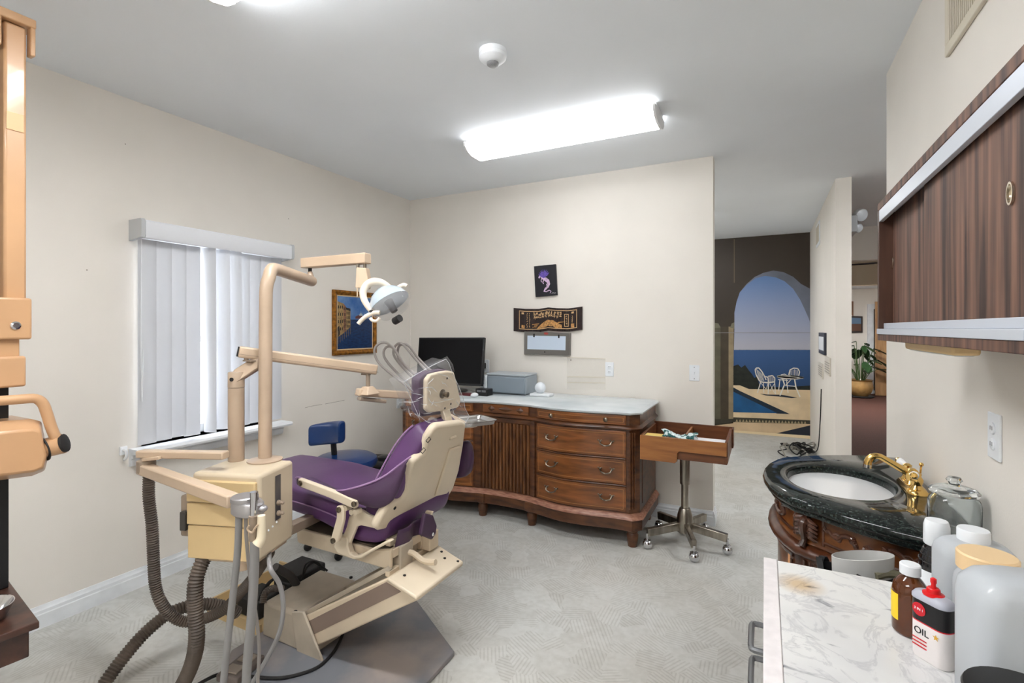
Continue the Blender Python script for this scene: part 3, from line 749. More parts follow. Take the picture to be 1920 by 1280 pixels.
mk('painted_windows', wd, M_hd, pt, smooth=False)
mk('painted_roof', MB().flat([pq(.235, .21, .001), pq(.36, .23, .001), pq(.36, .28, .001), pq(.235, .25, .001)]).flat([pq(0, .6, .0013), pq(.06, .55, .0013), pq(.07, .72, .0013), pq(0, .8, .0013)]), M_hd, pt, smooth=False)
dm = MB().flat([pq(.5, .42, .0008), pq(.5, .38, .0008), pq(.58, .35, .0008), pq(.8, .36, .0008), pq(.86, .42, .0008)]); mk('painted_far_bank', dm, mat('paint_far_red', (94, 50, 50), .5), pt, smooth=False)
dome = MB()
for u, v, r in ((.66, .36, .05), (.77, .37, .035)):
    dome.flat([pq(u + r * math.cos(a), v - r * 1.0 * math.sin(a), .001) for a in [PI * k / 8 for k in range(9)]]); dome.flat([pq(u - .006, v - r * 1.0, .001), pq(u + .006, v - r * 1.0, .001), pq(u, v - r * 2.1, .001)])
mk('painted_dome', dome, mat('paint_dome', (168, 180, 186), .5), pt, smooth=False)
pol = MB()
for k in range(7): u = .02 + .055 * k; pol.flat([pq(u, .66 - .012 * k, .0014), pq(u + .01, .66 - .012 * k, .0014), pq(u + .01, .9 - .03 * k, .0014), pq(u, .9 - .03 * k, .0014)])
mk('painted_poles', pol, mat('paint_pole', (130, 110, 84), .5), pt, smooth=False)

# smoke detector
sd = thing('smoke_detector', 'round white smoke detector on the ceiling', 'smoke detector', (-1.08, 1.93, H))
cs_ = Vector((-1.08, 1.93, H))
mk('mounting_ring', MB().lathe([(.062, 0), (.062, -.018), (.060, -.02)][::-1], cs_, n=32), M_pw, sd)
mk('dome_body', MB().lathe([(.062, -.021), (.060, -.034), (.048, -.046), (.034, -.052), (.027, -.054)][::-1], cs_, n=32), M_pw, sd)
mk('sensor_grille', MB().lathe([(.027, -.054), (.026, -.062), (.018, -.068), (.002, -.069)][::-1], cs_, n=20), mat('sensor_grey', (150, 152, 154), .4, bump=(220, .6)), sd)
# ------------------------------------------------------------------ dental chair
M_shell = mat('chair_shell_cream', (224, 209, 185), .42, noise=(3, .05), coat=.1)
M_beige = mat('chair_beige_enamel', (212, 195, 170), .42, noise=(5, .06))
M_pump = mat('pump_cover_taupe', (190, 178, 160), .5, noise=(6, .12))
M_stripe = mat('arm_stripe_taupe', (134, 116, 104), .5)
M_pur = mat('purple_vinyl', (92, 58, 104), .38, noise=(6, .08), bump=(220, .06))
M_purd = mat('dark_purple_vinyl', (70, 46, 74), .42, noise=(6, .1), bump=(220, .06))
M_pipe = mat('lilac_piping', (150, 116, 156), .45)
M_plate = mat('base_plate_grey', (118, 120, 127), .42, noise=(2.6, 0), rgb2=(160, 150, 145), ramp=(.38, .56), detail=7)
M_rub = mat('black_rubber', (26, 25, 26), .6)
YN1, YF1, YC1 = 1.50, 2.02, 1.76
def nearxz(pts, Y=YN1): return [at(x, y, Y=Y) for x, y in pts]
def c7(pts): return [(460 + x / 2.461, 760 + y / 2.461) for x, y in pts]
def c5b(pts): return [(540 + x / 6.4, 880 + y / 6.4) for x, y in pts]
ch_ = thing('dental_chair', 'purple vinyl dental chair with cream back shell on a lift arm', 'dental chair', (-1.65, 1.72, 0))
# base
bp = [(-1.19, 1.79), (-1.18, 1.45), (-1.42, 1.24), (-1.95, 1.24), (-2.055, 1.36), (-2.055, 2.0), (-1.95, 2.1), (-1.62, 2.06)]
mk('base_plate', MB().poly([Vector((x, y, .004)) for x, y in bp], (0, 0, .018)), M_plate, ch_, bevel=.003)
pz = .175
mk('pump_cover', MB().loft([[Vector(p) for p in r] for r in (
    [(-2.03, 1.49, .022), (-1.71, 1.49, .022), (-1.70, 1.83, .022), (-2.04, 1.83, .022)],
    [(-2.03, 1.495, pz - .012), (-1.80, 1.495, pz - .012), (-1.79, 1.83, pz - .012), (-2.04, 1.83, pz - .012)],
    [(-2.018, 1.507, pz), (-1.812, 1.507, pz), (-1.80, 1.82, pz), (-2.03, 1.82, pz)])]), M_pump, ch_, bevel=.006)
mk('cover_flange', MB().poly([at(x, y, Y=1.484) for x, y in ((546, 1147), (568, 1147), (604, 1240), (584, 1248), (556, 1222))], (0, .012, 0)), M_pump, ch_, bevel=.004)
for px, py in ((554, 1146), (658, 1082)):
    p = at(px, py, Z=pz); mk('cover_screw', MB().lathe([(.008, -.004), (.008, .003), (.003, .005)], p, n=10), M_rub, ch_)
# lift arm: profile on the near side, carried across the chair
armp = nearxz([(568, 1156), (727, 1083), (780, 1119), (786, 1124), (592, 1212)])
la = mk('lift_arm', MB().poly(armp, (0, .31, 0)), M_beige, ch_, bevel=.006)
mk('arm_stripe', MB().poly(nearxz([(575, 1166), (724, 1091), (752, 1109), (586, 1190)], 1.4985), (0, .002, 0)), M_stripe, la)
mk('arm_link', MB().beam(at(572, 1150, Y=1.53), at(731, 1064, Y=1.53), .02, .018), M_pump, ch_, bevel=.002)
mk('arm_link', MB().beam(at(572, 1150, Y=1.53) + Vector((0, .24, 0)), at(731, 1064, Y=1.53) + Vector((0, .24, 0)), .02, .018), M_pump, ch_, bevel=.002)
capq = [at(726, 1083, Y=1.49), at(781, 1119, Y=1.49)]
a, b = capq; dY = Vector((0, .335, 0))
cap = mk('arm_cap', MB().poly([a, b, b + dY * .96 + Vector((.002, 0, 0)), a + dY], (0, 0, -.016)), M_shell, ch_, bevel=.006)
for u, v in ((.25, .18), (.55, .82), (.9, .9), (.3, .9)):
    p = a.lerp(b, u) + dY * v
    mk('cap_screw', MB().cyl(p + Vector((0, 0, -.001)), p + Vector((0, 0, .003)), .006, n=8), M_rub, cap)
mk('cap_rail', MB().beam(at(726, 1076, Y=1.52), at(726, 1076, Y=1.52) + Vector((-.005, .30, .0)), .022, .022), M_beige, ch_, bevel=.002)
mk('release_lever', MB().tube([(-1.345, 1.62, .485), (-1.30, 1.64, .485), (-1.25, 1.645, .462), (-1.215, 1.645, .462), (-1.185, 1.645, .468)], .012, 8, 4, squash=1.0), M_beige, ch_)
# seat frame
fr = nearxz(c5b([(100, 705), (110, 860), (135, 885), (1195, 1200), (1228, 1190), (1228, 960), (1050, 965), (500, 810)]), 1.53)
mk('seat_frame', MB().poly(fr, (0, .016, 0)), M_beige, ch_, bevel=.004)
mk('seat_frame', MB().poly([p + Vector((0, .215, 0)) for p in fr], (0, -.016, 0)), M_beige, ch_, bevel=.004)
f0 = fr[0]; f1 = fr[4]
mk('frame_tray', MB().box(f0.x + .01, f1.x - .005, 1.546, 1.729, .515, .527), mat('frame_dark', (84, 72, 58), .6, noise=(9, .3)), ch_)
mk('frame_crossbar', MB().box(f1.x - .02, f1.x, 1.546, 1.729, .495, .53), M_beige, ch_, bevel=.003)
mk('frame_crossbar', MB().beam((-1.36, 1.56, .545), (-1.36, 1.73, .545), .025, .03), M_beige, ch_, bevel=.003)
mk('support_post', MB().box(-1.37, -1.31, 1.58, 1.66, .43, .53), M_pump, ch_, bevel=.004)
mk('support_post', MB().box(-1.40, -1.34, 1.68, 1.728, .42, .53), M_pump, ch_, bevel=.004)
# seat cushion: profile lofted with soft edges
def cushion(profile, ys, name, material, parent, sub=1):
    """profile (x,z) closed; ys list of (y, inset)"""
    cx = sum(p[0] for p in profile) / len(profile); cz = sum(p[1] for p in profile) / len(profile)
    rings = []
    for y, ins in ys:
        ring = []
        for x, z in profile:
            d = math.hypot(x - cx, z - cz)
            k = max(0, 1 - ins / max(d, 1e-6)); ring.append(Vector((cx + (x - cx) * k, y, cz + (z - cz) * k)))
        rings.append(ring)
    return mk(name, MB().loft(rings), material, parent, sub=sub, ang=70)
def rprof(pts, r, n=3):
    """round the corners of a 2-D polygon"""
    out = []; m = len(pts)
    for i in range(m):
        p, a, b = Vector(pts[i]), Vector(pts[i - 1]), Vector(pts[(i + 1) % m])
        da, db = (a - p), (b - p); ra = min(r, da.length * .45); rb = min(r, db.length * .45)
        A, B = p + da.normalized() * ra, p + db.normalized() * rb
        for k in range(n + 1):
            t = k / n; q = A * (1 - t) ** 2 + p * 2 * t * (1 - t) + B * t * t; out.append((q.x, q.y))
    return out
ys = [(1.535, .02), (1.542, .006), (1.56, 0), (1.65, 0), (1.76, 0), (1.87, 0), (1.96, 0), (1.978, .006), (1.985, .02)]
seat_p = rprof([(-2.42, .60), (-2.40, .695), (-1.95, .70), (-1.62, .672), (-1.45, .668), (-1.36, .70), (-1.33, .64), (-1.36, .545), (-1.50, .528), (-1.70, .568), (-2.0, .60)], .05, 4)
cushion(seat_p, ys, 'seat', M_pur, ch_)
mk('seat_seam', MB().tube(nearxz([(541, 937), (585, 950), (625, 966), (640, 975)], 1.529), .003, 6, 3), M_pipe, ch_)
mk('legrest_frame', MB().box(-2.36, -1.82, 1.60, 1.92, .565, .60), M_beige, ch_, bevel=.006)
# hanging purple skirt under the back
sk = MB(); P = []
nu, nv = 10, 6
for i in range(nu):
    for j in range(nv):
        u, v = i / (nu - 1), j / (nv - 1)
        P.append(Vector((-1.315 - .02 * v + .01 * math.sin(9 * u), 1.57 + .22 * u + .03 * v * math.sin(6 * u), .60 - .105 * v * (1 - .25 * math.cos(8 * u)))))
sk.add(P, [(i * nv + j, (i + 1) * nv + j, (i + 1) * nv + j + 1, i * nv + j + 1) for i in range(nu - 1) for j in range(nv - 1)])
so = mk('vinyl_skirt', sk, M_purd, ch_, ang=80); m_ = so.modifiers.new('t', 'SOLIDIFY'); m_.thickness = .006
# armrest links, yoke and bracket on the near side
Yk = 1.505
mk('armrest_bar', MB().poly(nearxz(c5b([(118, 108), (150, 118), (640, 300), (810, 382), (800, 472), (740, 455), (500, 345), (160, 218), (125, 190)]), 1.442), (0, .022, 0)), M_shell, ch_, bevel=.004)
mk('armrest_link', MB().poly(nearxz(c5b([(580, 440), (640, 430), (668, 480), (662, 610), (600, 870), (560, 895), (515, 880), (508, 840), (580, 580)]), 1.444), (0, .016, 0)), M_shell, ch_, bevel=.004)
for q in ((607, 483), (540, 855), (790, 415), (148, 165)):
    p = at(*c5b([q])[0], Y=1.441); mk('pivot_bolt', MB().lathe([(.011, -.004), (.011, .004), (.006, .006)], p, (0, -1, 0), 14), M_pull, ch_)
for q in ((682, 468), (755, 515), (800, 515)):
    p = at(*c5b([q])[0], Y=1.452); mk('spacer', MB().cyl(p, p + Vector((0, .03, 0)), .011, n=14), M_shell, ch_)
mk('back_bracket', MB().poly(nearxz(c5b([(830, 480), (880, 490), (960, 545), (1040, 575), (1115, 585), (1060, 715), (960, 690), (870, 672), (820, 690), (800, 740), (740, 890), (655, 800), (700, 690), (730, 560), (770, 545)]), 1.498), (0, .016, 0)), M_shell, ch_, bevel=.004)
mk('yoke', MB().poly(nearxz(c5b([(610, 795), (700, 810), (715, 840), (712, 920), (740, 1010), (790, 1040), (860, 1030), (1000, 950), (1190, 850), (1230, 870), (1010, 985), (880, 1070), (800, 1085), (720, 1058), (590, 1010), (548, 930), (560, 880)]), 1.494), (0, .03, 0)), M_shell, ch_, bevel=.005)
# far side bracket and guard
farb = [Vector((p.x, 2.0, p.z)) for p in nearxz([(690, 955), (720, 958), (706, 1010), (684, 1018)], 1.5)]
mk('back_bracket', MB().poly([Vector((-1.315, 1.75, .62)), Vector((-1.28, 1.75, .62)), Vector((-1.315, 1.75, .515)), Vector((-1.35, 1.75, .515))], (0, .016, 0)), M_shell, ch_, bevel=.004)
mk('side_box', MB().box(-1.335, -1.28, 1.735, 1.80, .455, .53), M_beige, ch_, bevel=.004)
fg = [at(x, y, X=-1.262) for x, y in ((798, 962), (813, 966), (820, 985), (818, 1000), (811, 1012), (790, 1003))]
mk('vinyl_guard', MB().poly(fg, (-.02, 0, 0)), M_purd, ch_, bevel=.006)
mk('guard_button', MB().lathe([(.008, 0), (.008, .003), (.004, .006)], at(811, 1001, X=-1.26), (1, 0, 0), 12), M_chrome, ch_)
# side wing (near): a curved vinyl sheet from the armrest to the back
top_px = c5b([(105, 105), (150, 100), (300, 160), (480, 240), (620, 258), (760, 235), (900, 195), (1050, 140), (1200, 60), (1330, -40), (1480, -150)])
bot_px = c5b([(110, 200), (160, 120), (300, 185), (470, 262), (640, 300), (810, 385), (1000, 460), (1110, 475), (1220, 420), (1310, 330), (1440, -60)])
topY = [1.47, 1.468, 1.466, 1.465, 1.465, 1.468, 1.475, 1.49, 1.515, 1.54, 1.56]; botY = [1.472, 1.47, 1.47, 1.47, 1.472, 1.476, 1.48, 1.487, 1.50, 1.515, 1.55]
wgm = MB(); rows = []
for k in range(5):
    v = k / 4; rows.append([at(*tp, Y=ty).lerp(at(*bp_, Y=by), v) + Vector((0, -.02 * math.sin(PI * v) * min(1, i / 4), 0)) for i, (tp, ty, bp_, by) in enumerate(zip(top_px, topY, bot_px, botY))])
n = len(rows[0]); wgm.add([p for r in rows for p in r], [(k * n + i, k * n + i + 1, (k + 1) * n + i + 1, (k + 1) * n + i) for k in range(4) for i in range(n - 1)])
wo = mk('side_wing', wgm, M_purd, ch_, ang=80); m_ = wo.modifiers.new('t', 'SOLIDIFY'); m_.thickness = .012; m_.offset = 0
m_ = wo.modifiers.new('s', 'SUBSURF'); m_.levels = 1; m_.render_levels = 1
mk('wing_piping', MB().tube([p + Vector((0, -.004, .002)) for p in rows[0]], .0045, 8, 3), M_pipe, wo)
# armrest pad: upper surface leading inwards from the wing
pad = MB(); r0 = rows[0][:9]; A = [p + Vector((0, 0, -.004)) for p in r0]; B = [p + Vector((-.01, .07, -.012 - .03 * (i / 8))) for i, p in enumerate(r0)]
pad.add(A + B, [(i, i + 1, 9 + i + 1, 9 + i) for i in range(8)])
po_ = mk('armrest_pad', pad, M_pur, ch_, ang=80); m_ = po_.modifiers.new('t', 'SOLIDIFY'); m_.thickness = .02
# far armrest
fa = rprof([(-1.78, .70), (-1.76, .745), (-1.42, .78), (-1.33, .86), (-1.285, .865), (-1.262, .80), (-1.275, .70), (-1.34, .672), (-1.5, .68)], .04)
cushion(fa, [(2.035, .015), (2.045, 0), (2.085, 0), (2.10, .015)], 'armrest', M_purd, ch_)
# backrest cushion
secs = [(.64, -1.475, -1.36, .245), (.70, -1.46, -1.332, .242), (.78, -1.425, -1.30, .225), (.86, -1.392, -1.262, .198), (.93, -1.36, -1.235, .175), (.985, -1.325, -1.21, .152), (1.015, -1.295, -1.205, .135), (1.03, -1.262, -1.212, .11)]
rings = []
for z, xf, xb, hw in secs:
    pr_ = []
    for (u, v) in ((-1, .55), (-1, .15), (-.9, 0.02), (-.55, -.06), (0, -.02), (.55, -.06), (.9, .02), (1, .15), (1, .55), (1, 1), (0, 1), (-1, 1)):
        pr_.append(Vector((xf + (xb - xf) * max(v, -.1), YC1 + hw * u, z + (.0 if v < .5 else -.03))))
    rings.append(pr_)
mk('backrest', MB().loft(rings), M_pur, ch_, sub=2, ang=80)
mk('backrest_piping', MB().tube([Vector((xf + .010, YC1 - hw * .985, z)) for z, xf, xb, hw in secs[1:-1]], .004, 6, 2), M_pipe, ch_)
# back shell
nS = Vector((1, 0, -.432)).normalized(); pS = Vector((-1.345, YC1, .63))
shell_px = [(814, 803), (822, 797), (868, 791), (875, 794), (870, 834), (862, 881), (851, 915), (840, 934), (799, 960), (760, 981), (731, 991), (710, 996), (704, 991), (716, 967), (731, 945), (754, 936), (762, 921), (769, 885), (774, 866), (784, 858), (795, 851), (802, 823)]
sp_ = [atplane(x, y, pS, nS) for x, y in shell_px]
sh_o = mk('back_shell', MB().poly(sp_, nS * -.035), M_shell, ch_, bevel=.014, seg=3)
r_ = [atplane(x, y, pS + nS * .006, nS) for x, y in ((848, 838), (858, 792), (875, 796), (870, 836), (857, 900), (845, 923), (818, 932))]
r_ = [atplane(x, y, pS + nS * .010, nS) for x, y in ((845, 843), (866, 836), (860, 880), (850, 912), (838, 926), (817, 931))]
mk('shell_panel', MB().poly(r_, nS * -.012), M_shell, sh_o, bevel=.005)
for px, py in ((846, 902), (740, 952)): mk('shell_bolt', MB().lathe([(.007, 0), (.007, .003), (.003, .005)], atplane(px, py, pS, nS) , nS, 10), M_rub, sh_o)
M_clipm = mat('clip_outline', (40, 34, 30), .5)
for px, py in ((803, 824), (793, 844)):
    qd = [atplane(px + dx, py + dy, pS + nS * .002, nS) for dx, dy in ((-4.5, 2), (1.5, -5), (5, -1), (-1, 6))]
    mk('shell_clip', MB().tube(qd + qd[:1], .0016, 6), M_clipm, sh_o)
# headrest
nH = Vector((1, 0, -.10)).normalized(); pH = Vector((-1.235, YC1, 1.145))
hp = [atplane(x, y, pH, nH) for x, y in ((800, 712), (808, 702), (822, 698), (840, 695), (852, 697), (856, 712), (865, 752), (860, 764), (838, 770), (806, 774), (799, 768))]
hr = mk('headrest_plate', MB().poly(hp, nH * -.022), M_shell, ch_, bevel=.008, seg=3)
cH = sum(hp, Vector()) / len(hp)
hpp = [cH + (p - cH) * 1.12 + Vector((0, -.008, -.006)) for p in hp]
mk('headrest_pad', MB().loft([[p + nH * d + (cH - p) * k for p in hpp] for d, k in ((-.018, .02), (-.026, 0), (-.05, .0), (-.068, .06), (-.076, .2))]), M_purd, ch_, bevel=.006)
ph = atplane(829, 738, pH, nH)
mk('headrest_knob', MB().lathe([(.02, 0), (.02, .004), (.010, .008), (.010, .02), (.012, .022), (.012, .03), (.004, .033)], ph, nH, 18), M_pull, hr)
mk('headrest_neck', MB().beam(Vector((-1.262, YC1 + .05, 1.08)), Vector((-1.215, YC1 + .05, .93)), .05, .02, (1, 0, 0)), M_shell, ch_, bevel=.004)
for px, py in ((838, 709), (845, 757), (834, 765)): mk('plate_screw', MB().lathe([(.005, 0), (.005, .002), (.002, .003)], atplane(px, py, pH, nH), nH, 8), M_rub, hr)

# plastic cover over the headrest
def plastic():
    m = bpy.data.materials.new('thin_clear_plastic'); m.use_nodes = True; nt = m.node_tree; b = nt.nodes['Principled BSDF']
    b.inputs['Base Color'].default_value = (.92, .93, .95, 1); b.inputs['Roughness'].default_value = .12; b.inputs['Alpha'].default_value = .13
    b.inputs['Coat Weight'].default_value = .3; b.inputs['Coat Roughness'].default_value = .1
    tc = nt.nodes.new('ShaderNodeTexCoord'); n = nt.nodes.new('ShaderNodeTexNoise'); n.inputs['Scale'].default_value = 22; n.inputs['Detail'].default_value = 3; n.inputs['Distortion'].default_value = 2.0
    bp = nt.nodes.new('ShaderNodeBump'); bp.inputs['Strength'].default_value = .5; bp.inputs['Distance'].default_value = .008
    nt.links.new(tc.outputs['Object'], n.inputs['Vector']); nt.links.new(n.outputs['Fac'], bp.inputs['Height'])
    rp = nt.nodes.new('ShaderNodeValToRGB'); rp.color_ramp.elements[0].position = .55; rp.color_ramp.elements[1].position = .7
    rp.color_ramp.elements[0].color = (.05, .05, .05, 1); rp.color_ramp.elements[1].color = (.34, .34, .34, 1)
    b.inputs['Alpha'].default_value = .09
    return m
M_bag = plastic()
bag = thing('plastic_cover', 'crinkled clear plastic bag pulled over the headrest', 'plastic bag', (-1.26, YC1, 1.05))
ol = [(757, 716), (785, 699), (812, 684), (836, 673), (842, 681), (848, 698), (859, 722), (869, 747), (872, 766), (880, 780), (873, 792), (850, 798), (822, 797), (800, 790), (784, 778), (774, 755), (766, 735)]
o1 = [atplane(x, y, pH + nH * .012, nH) for x, y in ol]
rb = random.Random(5); cB = sum(o1, Vector()) / len(o1)
rings = []
for d, k in ((.004, .55), (.006, .8), (.0, .98), (-.03, 1.0), (-.075, .97), (-.088, .7), (-.09, .3)):
    rings.append([cB + (p - cB) * (k + rb.uniform(-.03, .03)) + nH * (d + rb.uniform(-.006, .006)) for p in o1])
mk('bag_film', MB().loft(rings, True), M_bag, bag, ang=80)
mk('bag_corner', MB().add([o1[2] + Vector((.004, 0, .01)), o1[3] + Vector((0, .01, .012)), o1[5] + Vector((.006, .01, 0)), o1[4] + Vector((.02, 0, -.004)), o1[2] + Vector((.02, .02, -.012)), o1[3] + Vector((-.02, 0, 0))], [(0, 1, 3), (1, 2, 3), (0, 3, 4), (3, 2, 4), (0, 5, 1)]), M_bag, bag, ang=80)
cr = MB(); rk = random.Random(12)
for k in range(22):
    x_, y_ = rk.uniform(765, 862), rk.uniform(700, 785)
    a_ = rk.uniform(0, PI); l_ = rk.uniform(6, 18); pts_ = []
    for t_ in (-1, -.3, .3, 1):
        pts_.append(atplane(x_ + math.cos(a_) * l_ * t_ + rk.uniform(-2, 2), y_ + math.sin(a_) * l_ * t_ * .7 + rk.uniform(-2, 2), pH + nH * .019, nH))
    cr.tube(pts_, [.0004, .0012, .0012, .0004], 5, 3)
for p_, q_ in zip(o1, o1[1:] + o1[:1]): cr.tube([p_, q_], .0012, 5)
mk('bag_crease_highlights', cr, mat('crease_highlight', (232, 236, 242), .2, alpha=.55, coat=.5), bag)  # pale tubes carry the film's crease highlights in their colour
kt = MB(); 
for k in range(7):
    b0 = atplane(800 + 12 * k, 793 + (k % 2) * 4, pH + nH * .02, nH)
    kt.tube([b0 + Vector((rb.uniform(-.02, .02), 0, rb.uniform(-.015, .015))), b0 + Vector((.01, .02, rb.uniform(-.02, .02))), b0 + Vector((rb.uniform(0, .02), .045, rb.uniform(-.02, .02)))], .006, 6, 3, squash=.3)
mk('bag_gathers', kt, M_bag, bag)
# ------------------------------------------------------------------ dental delivery unit
M_unit = mat('unit_cream', (208, 192, 166), .42, noise=(4, .05))
M_unity = mat('unit_yellow_panel', (216, 188, 140), .45, noise=(3, .06))
M_pole = mat('pole_enamel', (184, 162, 140), .35, noise=(4, .08), coat=.2)
M_armb = mat('arm_enamel', (200, 177, 152), .4, noise=(4, .06))
M_taupe = mat('taupe_plastic', (148, 132, 116), .45)
M_hose = mat('corrugated_hose', (98, 86, 76), .5, noise=(14, .25))
M_grey = mat('grey_tubing', (142, 140, 140), .35)
M_tub2 = mat('handpiece_hose', (152, 146, 142), .35)
M_alu = mat('cast_aluminium', (176, 174, 176), .35, .8)
un = thing('delivery_unit', 'cream dental unit box with suction arm, switches and instrument boom', 'dental unit', (-1.75, 1.30, .55))
C0 = Vector((-1.632, 1.186, 0)); ya_ = math.radians(19)
ex = Vector((-math.cos(ya_), -math.sin(ya_), 0)); ey = Vector((-math.sin(ya_), math.cos(ya_), 0))   # ex to the left along the front, ey to the back
ZB, ZT = .555, .880
def U(a, b, z): return C0 + ex * a + ey * b + Vector((0, 0, z))
def ubox(a0, a1, b0, b1, z0, z1):
    mb = MB(); vs = [U(a, b, z) for z in (z0, z1) for b in (b0, b1) for a in (a0, a1)]
    return mb.add(vs, [(0, 2, 3, 1), (4, 5, 7, 6), (0, 1, 5, 4), (2, 6, 7, 3), (0, 4, 6, 2), (1, 3, 7, 5)])
mk('housing', ubox(0, .275, .0, .215, ZB + .012, ZT), M_unit, un, bevel=.014, seg=3)
mk('front_panel', ubox(.01, .285, -.014, .004, .775, ZT - .025), M_unity, un, bevel=.004)
mk('front_panel', ubox(.012, .287, -.010, .004, .69, .77), M_unity, un, bevel=.004)
mk('front_panel', ubox(.012, .285, -.006, .004, ZB + .01, .686), M_unity, un, bevel=.003)
mk('underside_tray', ubox(.02, .27, .01, .2, ZB - .004, ZB + .014), M_armb, un, bevel=.003)
mk('drain_cup', MB().lathe([(.02, -.05), (.032, -.045), (.036, 0)], U(.11, .06, ZB), n=18), M_armb, un)
sp_u = mk('switch_panel', MB().add([U(-.002, .09, z) for z in (.68, .85)] + [U(-.002, .125, z) for z in (.85, .68)], [(0, 1, 2, 3)]), mat('switch_plate', (104, 102, 100), .35, .5), un)
for b_, z_, r_ in ((.105, .745, .010), (.105, .705, .010)): mk('switch_knob', MB().lathe([(r_, 0), (r_, .008), (r_ * .6, .012), (r_ * .6, .022), (r_ * .3, .025)], U(-.003, b_, z_), -ex, 12), M_taupe, sp_u)
for b_, z_ in ((.05, .66), (.075, .665), (.10, .672)): mk('indicator', MB().lathe([(.004, 0), (.004, .002), (.002, .004)], U(.0, b_, z_), -ex, 8), M_pw, un)
mk('side_holder', ubox(.285, .34, .02, .06, .63, .785), M_taupe, un, bevel=.008)
mk('holder_valve', ubox(.30, .325, .0, .02, .66, .73), mat('valve_dark', (70, 66, 62), .4), un, bevel=.003)
# link to chair
mk('unit_link', MB().beam(U(.02, .2, .60), Vector((-1.83, 1.66, .555)), .045, .04), M_taupe, un, bevel=.004)
# short post, upper link and boom
def fl(px, py): return at(px, py, Z=ZT)
pb = fl(443, 863); pb.z = ZT - .006
ptp = 1.24
mk('boom_post', MB().lathe([(.030, 0), (.030, ptp - ZT - .06)], pb, n=24), M_pole, un)
mk('boom_post_cap', MB().lathe([(.0305, ptp - ZT - .058), (.0305, ptp - ZT + .0), (.028, ptp - ZT + .004)], pb, n=24), M_pole, un)
mk('cap_bolt', MB().lathe([(.008, 0), (.008, .003), (.003, .004)], Vector((pb.x, pb.y, ptp - .03)) + Vector((.13, -.29, 0)).normalized() * .030, (.4, -.9, 0), 10), M_rub, un)
kn = Vector((pb.x + .02, pb.y + .05, 1.268))
mk('boom_knuckle', MB().poly([Vector((pb.x, pb.y, 0)) + Vector((x, y, z)) for x, y, z in ((-.02, -.025, 1.20), (.03, -.02, 1.20), (.055, .06, 1.25), (.055, .06, 1.29), (.02, .05, 1.29), (-.02, -.0, 1.245))], (-.012, .035, 0)), M_pole, un, bevel=.006)
bl_, br_ = at(447, 659, D=2.02), at(706, 693, D=2.32)
boom = mk('boom_arm', MB().beam(bl_, br_, .042, .046), M_armb, un, bevel=.007)
mk('boom_seam', MB().beam(bl_ + Vector((.022, -.012, -.009)), br_ + Vector((.022, -.012, -.009)), .001, .002), M_taupe, boom)
mk('boom_end', MB().beam(bl_ - (br_ - bl_).normalized() * .004, bl_, .036, .04), M_rub, boom)
mk('boom_pivot', MB().cyl(at(462, 667, D=2.03), at(462, 676, D=2.03), .009, n=10).box(-.02, .03, -.012, .012, -.003, .003, Matrix.Translation(at(466, 676, D=2.03))), M_taupe, un)
pv = at(690, 712, D=2.30)
mk('boom_pivot', MB().cyl(pv + Vector((0, 0, -.03)), pv + Vector((0, 0, .03)), .010, n=10).box(-.035, .01, -.008, .008, .022, .03, Matrix.Translation(pv)), M_taupe, un)
h0, h1 = at(670, 735, D=2.28), at(772, 741, D=2.48)
mk('head_arm', MB().beam(h0, h1, .046, .036), M_armb, un, bevel=.006)
mk('head_arm_mount', MB().loft([[Vector((p.x + a * s, p.y + b * s, p.z)) for a, b in ((-1, -1), (1, -1), (1, 1), (-1, 1))] for p, s in ((pv + Vector((-.005, 0, -.065)), .042), (pv + Vector((0, 0, -.03)), .018))]), M_armb, un, bevel=.003)
mk('head_arm_grip', MB().beam(at(672, 747, D=2.28), at(722, 752, D=2.36), .04, .016), M_taupe, un, bevel=.004)
# instrument head behind the headrest
hd = at(800, 742, D=2.52)
mk('instrument_head', MB().box(-.08, .08, -.06, .06, -.04, .04, Matrix.Translation(hd) @ Matrix.Rotation(.4, 4, 'Z')), M_armb, un, bevel=.012)
for k, pts in enumerate(([(790, 745), (748, 712), (712, 682), (702, 660), (708, 646), (722, 642), (738, 652), (752, 676), (775, 700), (805, 728)],
            [(792, 742), (752, 706), (726, 678), (719, 662), (724, 651), (734, 650), (744, 662), (765, 690), (810, 724)],
            [(806, 738), (768, 702), (742, 672), (738, 656), (745, 645), (756, 646), (775, 668), (795, 690), (822, 716)],
            [(815, 736), (782, 706), (750, 676), (746, 656), (752, 646), (766, 648), (785, 672), (805, 692), (830, 712)])):
    D0 = 2.36 + .03 * k
    mk('handpiece_hose', MB().tube([at(x, y, D=D0 + .04 * abs(i - 4.5) / 4.5) for i, (x, y) in enumerate(pts)], .0062, 8, 5), M_tub2, un)
